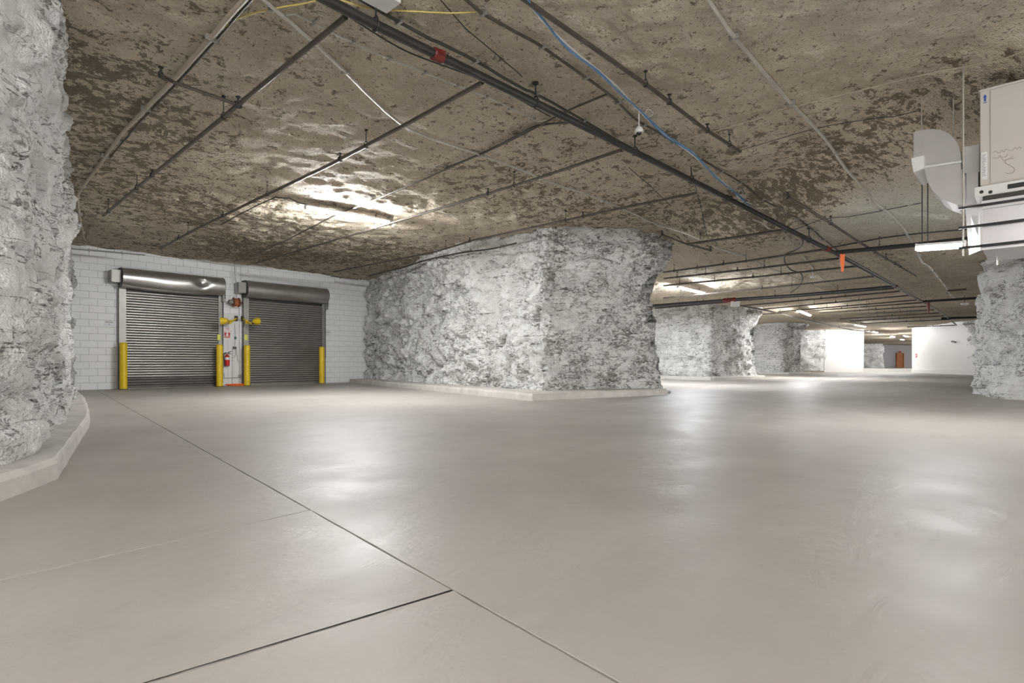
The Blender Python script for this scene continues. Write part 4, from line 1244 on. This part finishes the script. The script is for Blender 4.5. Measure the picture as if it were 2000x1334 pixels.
# cable along the top of the big pillar, fixed to the rock
def on_face(px, py, a, b, off):
    A, B = cw(*a), cw(*b); u = (B - A).normalized(); n = u.cross(ZV)
    if n.dot(A) > 0: n = -n
    A = A + n * off; r = ray(px, py)
    t = A.dot(n) / r.dot(n)
    q = r * t
    return Vector((q.x, q.y, EYE_Z + q.z))
pts = [on_face(x, y, P1[1], P1[2], 0.26) for x, y in ((700, 547), (725, 538), (790, 521), (840, 506), (900, 494), (960, 486), (1008, 475))]
tag(MB().tube(smooth_path(pts, 0.2), 0.02, 8).build('cable', 'darksteel', smooth=True), 'dark cable strung along the top of the big pillar face', 'cable')

# dome camera
p = on_roof(1248, 222, 0.02)
dpt = (p.x * FWD.x + p.y * FWD.y)
zc_ = EYE_Z + (HOR - 256) / FPX * dpt
c = Vector((p.x, p.y, zc_))
dc = thing('dome_camera', 'white dome security camera hanging below the blue cables', 'camera', c)
MB().tube([c + Vector((0, 0, 0.05)), Vector((p.x, p.y, roof_at(p.x, p.y) + 0.03))], 0.010, 8).build('stem', 'white', dc)
MB().lathe(c, [(0.0, 0.06), (0.03, 0.055), (0.05, 0.03), (0.058, 0.0), (0.055, -0.02), (0.035, -0.025)], 18).build('housing', 'white', dc, smooth=True)
MB().lathe(c, [(0.036, -0.02), (0.034, -0.038), (0.022, -0.054), (0.0, -0.06)], 16).build('dome', 'glassdark', dc, smooth=True)

# white box on the near roof, white box and tags on the mains
p = on_roof(745, -3, 0.06)
wb = thing('roof_box', 'white square box fixed to the roof beside the black main', 'box', p)
uA = Vector((1, 0, 0)); uB = Vector((0, 1, 0))
MB().obox(p, uA, uB, ZV, 0.13, 0.11, 0.03).build('case', 'white', wb)
MB().obox(p + ZV * 0.05, uA, uB, ZV, 0.05, 0.05, 0.05).build('mount', 'white', wb)
a = on_roof(1436, 585.3, 0.24); c = a - ZV * (8.2 / FPX * (a.x * FWD.x + a.y * FWD.y))
bx = thing('white_box', 'white box hung under the thick black cross pipe', 'box', c)
MB().obox(c, RGT, FWD, ZV, 0.16, 0.05, 0.105).build('case', 'white', bx)
MB().obox(c - FWD * 0.052, RGT, FWD, ZV, 0.14, 0.004, 0.085).build('face', 'paper', bx)
for s in (-1, 1): MB().tube([c + RGT * (0.1 * s) + ZV * 0.1, c + RGT * (0.1 * s) + ZV * (a.z - c.z)], 0.012, 6).build('strap', 'darksteel', bx)
def pennant(px, y0, y1, w, mat, lab):
    a = on_roof(px, y0, 0.24) - ZV * 0.05; d = a.x * FWD.x + a.y * FWD.y
    h = (y1 - y0) / FPX * d; w = w / FPX * d
    t = thing('warning_flag', lab, 'flag', a)
    MB().prism([a - RGT * w * 0.6, a + RGT * w * 0.6, a + RGT * w * 0.45 - ZV * h * 0.6, a + RGT * w * 0.2 - ZV * h, a - RGT * w * 0.2 - ZV * h, a - RGT * w * 0.45 - ZV * h * 0.6], FWD * 0.03).build('strip', mat, t)
    zt = a.z + 0.08
    MB().tube([a + ZV * -0.01, a + ZV * 0.08], 0.012, 6).build('tie', 'darksteel', t)
pennant(1646, 491.7, 526, 7, 'orange', 'bright orange tapered flag hanging from the black main')
pennant(1814, 588.2, 608, 5, 'rustred', 'dull red flag hanging from the far end of the main')
c = on_roof(1884, 594, 0.35); d = c.x * FWD.x + c.y * FWD.y
rl_ = thing('round_lamp', 'white oval ceiling lamp hanging past the smooth pillar', 'lamp', c)
MB().lathe(c, [(0.0, -0.05), (0.09, -0.045), (0.135, -0.01), (0.135, 0.03), (0.1, 0.05), (0.0, 0.055)], 20).build('shade', 'white', rl_, smooth=True)
MB().tube([c + ZV * 0.05, Vector((c.x, c.y, roof_at(c.x, c.y) + 0.02))], 0.012, 6).build('stem', 'darksteel', rl_)
for px, py, lab in ((1587, 541, 'tiny white detector on a branch pipe beyond the red coupling'), (1679, 602, 'tiny white detector among the distant branch pipes')):
    c = on_roof(px, py, 0.3)
    s = thing('detector', lab, 'detector', c)
    MB().lathe(c, [(0.0, -0.03), (0.05, -0.025), (0.06, 0.0), (0.06, 0.02), (0.0, 0.025)], 12).build('body', 'white', s, smooth=True)
    MB().tube([c + ZV * 0.02, c + ZV * 0.25], 0.01, 6).build('stem', 'white', s)

# ------------------------------------------------------------------ hanging air handler with duct
def air_handler():
    c0 = at_d(1914, 178, 6.1)
    X0, Y0 = c0.x, c0.y
    on = lambda px, py, X=X0: on_x(px, py, X)
    zt = on(1914, 178).z; zb = on(1908, 366).z; zs = on(1905, 386).z
    yE = Y0 - 1.7; dep = 0.95
    t = thing('air_handler', 'beige air handler cabinet hung from the roof on rods', 'air handler', Vector((X0 + dep / 2, Y0 - 0.85, zb)))
    MB().box((X0, yE, zb), (X0 + dep, Y0, zt), 0.012).build('cabinet', 'hvac', t)
    # corner post strip, panel seam, top flange
    MB().box((X0 - 0.006, Y0 - 0.075, zb + 0.01), (X0 + 0.001, Y0 - 0.004, zt - 0.012)).build('corner_strip', 'hvac', t)
    pn = MB().box((X0 - 0.010, yE + 0.03, zb + 0.02), (X0 + 0.001, Y0 - 0.085, zt - 0.03), 0.004).build('access_panel', 'hvac', t)
    MB().box((X0 - 0.014, yE, zt - 0.016), (X0 + dep, Y0 + 0.004, zt + 0.006)).build('top_flange', 'hvac', t)
    # sill with two knock-outs and a dark vent
    sl = MB().box((X0 - 0.03, yE, zs), (X0 + dep, Y0 + 0.045, zb - 0.004), 0.006).build('base_rail', 'white', t)
    for py in (1917, 1934.5):
        p = on_x(py, 375, X0 - 0.031)
        disc(Vector((X0 - 0.034, p.y, p.z)), Vector((0, 1, 0)), ZV, Vector((1, 0, 0)), 0.018, 0.006, 14).build('knock_out', 'black', sl)
    p = on_x(1968, 367, X0 - 0.03)
    MB().box((X0 - 0.034, yE + 0.1, zs + 0.03), (X0 - 0.028, p.y, zb - 0.03)).build('vent_slot', 'black', sl)
    # stickers and pen marks
    a, b_ = on(1903.5, 300, X0 - 0.006), on(1920, 352, X0 - 0.006)
    a, b_ = Vector((X0 - 0.008, Y0 - 0.012, on(1910, 300).z)), Vector((X0 - 0.006, Y0 - 0.062, on(1910, 353).z))
    st = MB().box((X0 - 0.0085, b_.y, b_.z), (X0 - 0.0062, a.y, a.z)).build('rating_label', 'paper', t)
    z = a.z - 0.03
    while z > b_.z + 0.03:
        w = random.uniform(0.5, 0.9)
        MB().box((X0 - 0.0095, a.y - 0.006 - (a.y - b_.y - 0.012) * w, z - 0.004), (X0 - 0.0086, a.y - 0.006, z)).build('print_line', 'ink', st); z -= 0.017
    q = on(1926.5, 192, X0 - 0.007)
    ya = Y0 - 0.042; za = on(1926, 191).z
    w, h = 0.017, 0.075
    pol = [(ya, za + h / 2), (ya - w, za + h * 0.08), (ya - w * 0.5, za + h * 0.08), (ya - w * 0.5, za - h / 2), (ya + w * 0.5, za - h / 2), (ya + w * 0.5, za + h * 0.08), (ya + w, za + h * 0.08)]
    MB().prism([(X0 - 0.009, y, z) for y, z in pol], (0.003, 0, 0)).build('arrow_mark', 'inkblue', t)
    MB().box((X0 - 0.009, ya - w * 0.9, za - h * 0.72), (X0 - 0.006, ya + w * 0.9, za - h * 0.62)).build('arrow_mark', 'inkblue', t)
    def pen(pix, r=0.0025):
        pts = [on_x(px, py, X0 - 0.0115) for px, py in pix]
        MB().tube(smooth_path(pts, 0.01), r, 5).build('pen_mark', 'pencil', pn)
    rr = random.Random(5)
    for (xa, ya_, xb, yb_, n) in ((1938, 299, 1994, 288, 15), (1938, 309, 1968, 303, 10), (1956, 312, 1980, 306, 6)):
        pen([(xa + (xb - xa) * k / n, ya_ + (yb_ - ya_) * k / n + rr.choice((-2.6, 2.2, -1.0, 1.4))) for k in range(n + 1)], 0.0022)
    pen([(1981, 309), (1968, 311), (1963, 317), (1972, 323), (1981, 329), (1980, 336), (1971, 339), (1963, 337)], 0.0028)
    # plenum box below
    z1 = on(1910, 392).z; z0 = on(1910, 489).z
    lip = MB().box((X0 + 0.0, yE, z1 - 0.10), (X0 + dep, Y0 - 0.01, z1 - 0.01), 0.004).build('plenum_flange', 'ductw', t)
    MB().box((X0 + 0.02, yE, z1 - 0.01), (X0 + dep - 0.02, Y0 - 0.02, zs)).build('plenum_neck', 'darksteel', t)
    MB().box((X0 + 0.02, yE, z0), (X0 + dep - 0.02, Y0 - 0.02, z1 - 0.10), 0.004).build('plenum', 'duct', t)
    # flared white end plate
    P = [(X0 + 0.01, Y0 - 0.02, z1 - 0.08), (X0 + 0.01, Y0 - 0.02, z0), (X0 + 0.34, Y0 + 0.10, z0 + 0.01), (X0 + 0.20, Y0 + 0.12, z1 + 0.0)]
    MB().prism(P, (0, 0.02, 0)).build('end_plate', 'ductw', t)
    # support struts and rods
    for py in (402, 441, 481):
        z = on(1915, py).z
        MB().box((X0 - 0.035, yE, z - 0.012), (X0 - 0.008, Y0 + 0.18, z + 0.012)).build('strut', 'black', t)
        MB().box((X0 + dep, yE, z - 0.012), (X0 + dep + 0.03, Y0 - 0.04, z + 0.012)).build('strut', 'black', t)
    for X, Ya in ((X0 - 0.02, Y0 + 0.14), (X0 + dep + 0.015, Y0 - 0.1)):
        for Y in (Ya, yE + 0.1):
            MB().tube([(X, Y, z0 - 0.05), (X, Y, roof_at(X, Y) + 0.05)], 0.009, 8).build('threaded_rod', 'conduit', t)
    # --- S shaped duct: two radius elbows, cheeks square to the cabinet face
    XC = X0 + 0.22
    px_up = [(1785, 258), (1800, 254), (1822, 252), (1838, 254), (1852, 260), (1864, 271), (1872, 285), (1876, 300), (1877.5, 317), (1806, 328), (1804, 309), (1785, 311)]
    px_lo = [(1806, 328), (1877.5, 317), (1882, 330), (1885, 345), (1886, 400), (1868, 399), (1850, 393), (1834, 384), (1820, 370), (1812, 354), (1808, 340)]
    dd = thing('s_duct', 'sheet metal S-bend duct beside the air handler', 'duct', on_x(1840, 400, XC + 0.2))
    DW = 0.60
    def elbow(pix, name, mat, matc):
        poly = [on_x(px, py, XC) for px, py in pix]
        MB().prism([p + Vector((0.004, 0, 0)) for p in poly], (DW - 0.008, 0, 0)).build(name, mat, dd)
        cen = sum(poly, Vector()) / len(poly)
        for X in (0.0, DW - 0.002):
            MB().prism([cen + (p - cen) * 1.012 + Vector((X, 0, 0)) for p in poly], (0.006, 0, 0)).build(name + '_cheek', matc, dd)
    elbow(px_up, 'upper_elbow', 'duct', 'duct')
    elbow(px_lo, 'lower_elbow', 'duct', 'duct')
    s = [on_x(px, py, XC) for px, py in ((1805, 329.5), (1878.5, 318.5), (1878.5, 315), (1805, 326))]
    MB().prism([p - Vector((0.03, 0, 0)) for p in s], (DW + 0.05, 0, 0)).build('joint_flange', 'ductw', dd)
    s = [on_x(px, py, XC) for px, py in ((1781, 312), (1806, 306), (1806, 331), (1786, 339))]
    MB().prism([p - Vector((0.06, 0, 0)) for p in s], (DW + 0.1, 0, 0)).build('outlet_collar', 'ductw', dd)
    s = [on_x(px, py, XC) for px, py in ((1878, 284), (1912, 278), (1912, 333), (1878, 336))]
    MB().prism([p + Vector((0.08, 0, 0)) for p in s], (DW - 0.1, 0, 0)).build('return_box', 'ductw', dd)
    s = [on_x(px, py, XC) for px, py in ((1886, 336), (1910, 333), (1910, 392), (1886, 399))]
    MB().prism([p + Vector((0.05, 0, 0)) for p in s], (DW - 0.1, 0, 0)).build('supply_collar', 'duct', dd)
    s = [on_x(px, py, XC) for px, py in ((1877.5, 316), (1882, 314), (1882, 330), (1878, 331))]
    MB().prism([p - Vector((0.008, 0, 0)) for p in s], (0.03, 0, 0)).build('gap_plate', 'black', dd)
    for px, py in ((1800, 256), (1862, 268)):
        q = on_x(px, py, XC + 0.3)
        MB().tube([(q.x, q.y, q.z - 0.05), (q.x, q.y, roof_at(q.x, q.y) + 0.04)], 0.007, 8).build('threaded_rod', 'conduit', dd)
air_handler()
# two rods of the far pipe trapeze seen under the duct
tr = [on_roof(1801, 470, 0.28), on_roof(1812, 470, 0.28)]

# helper properties are not part of the scene
for o in bpy.data.objects:
    for k in ('_o', '_dir'):
        if k in o: del o[k]
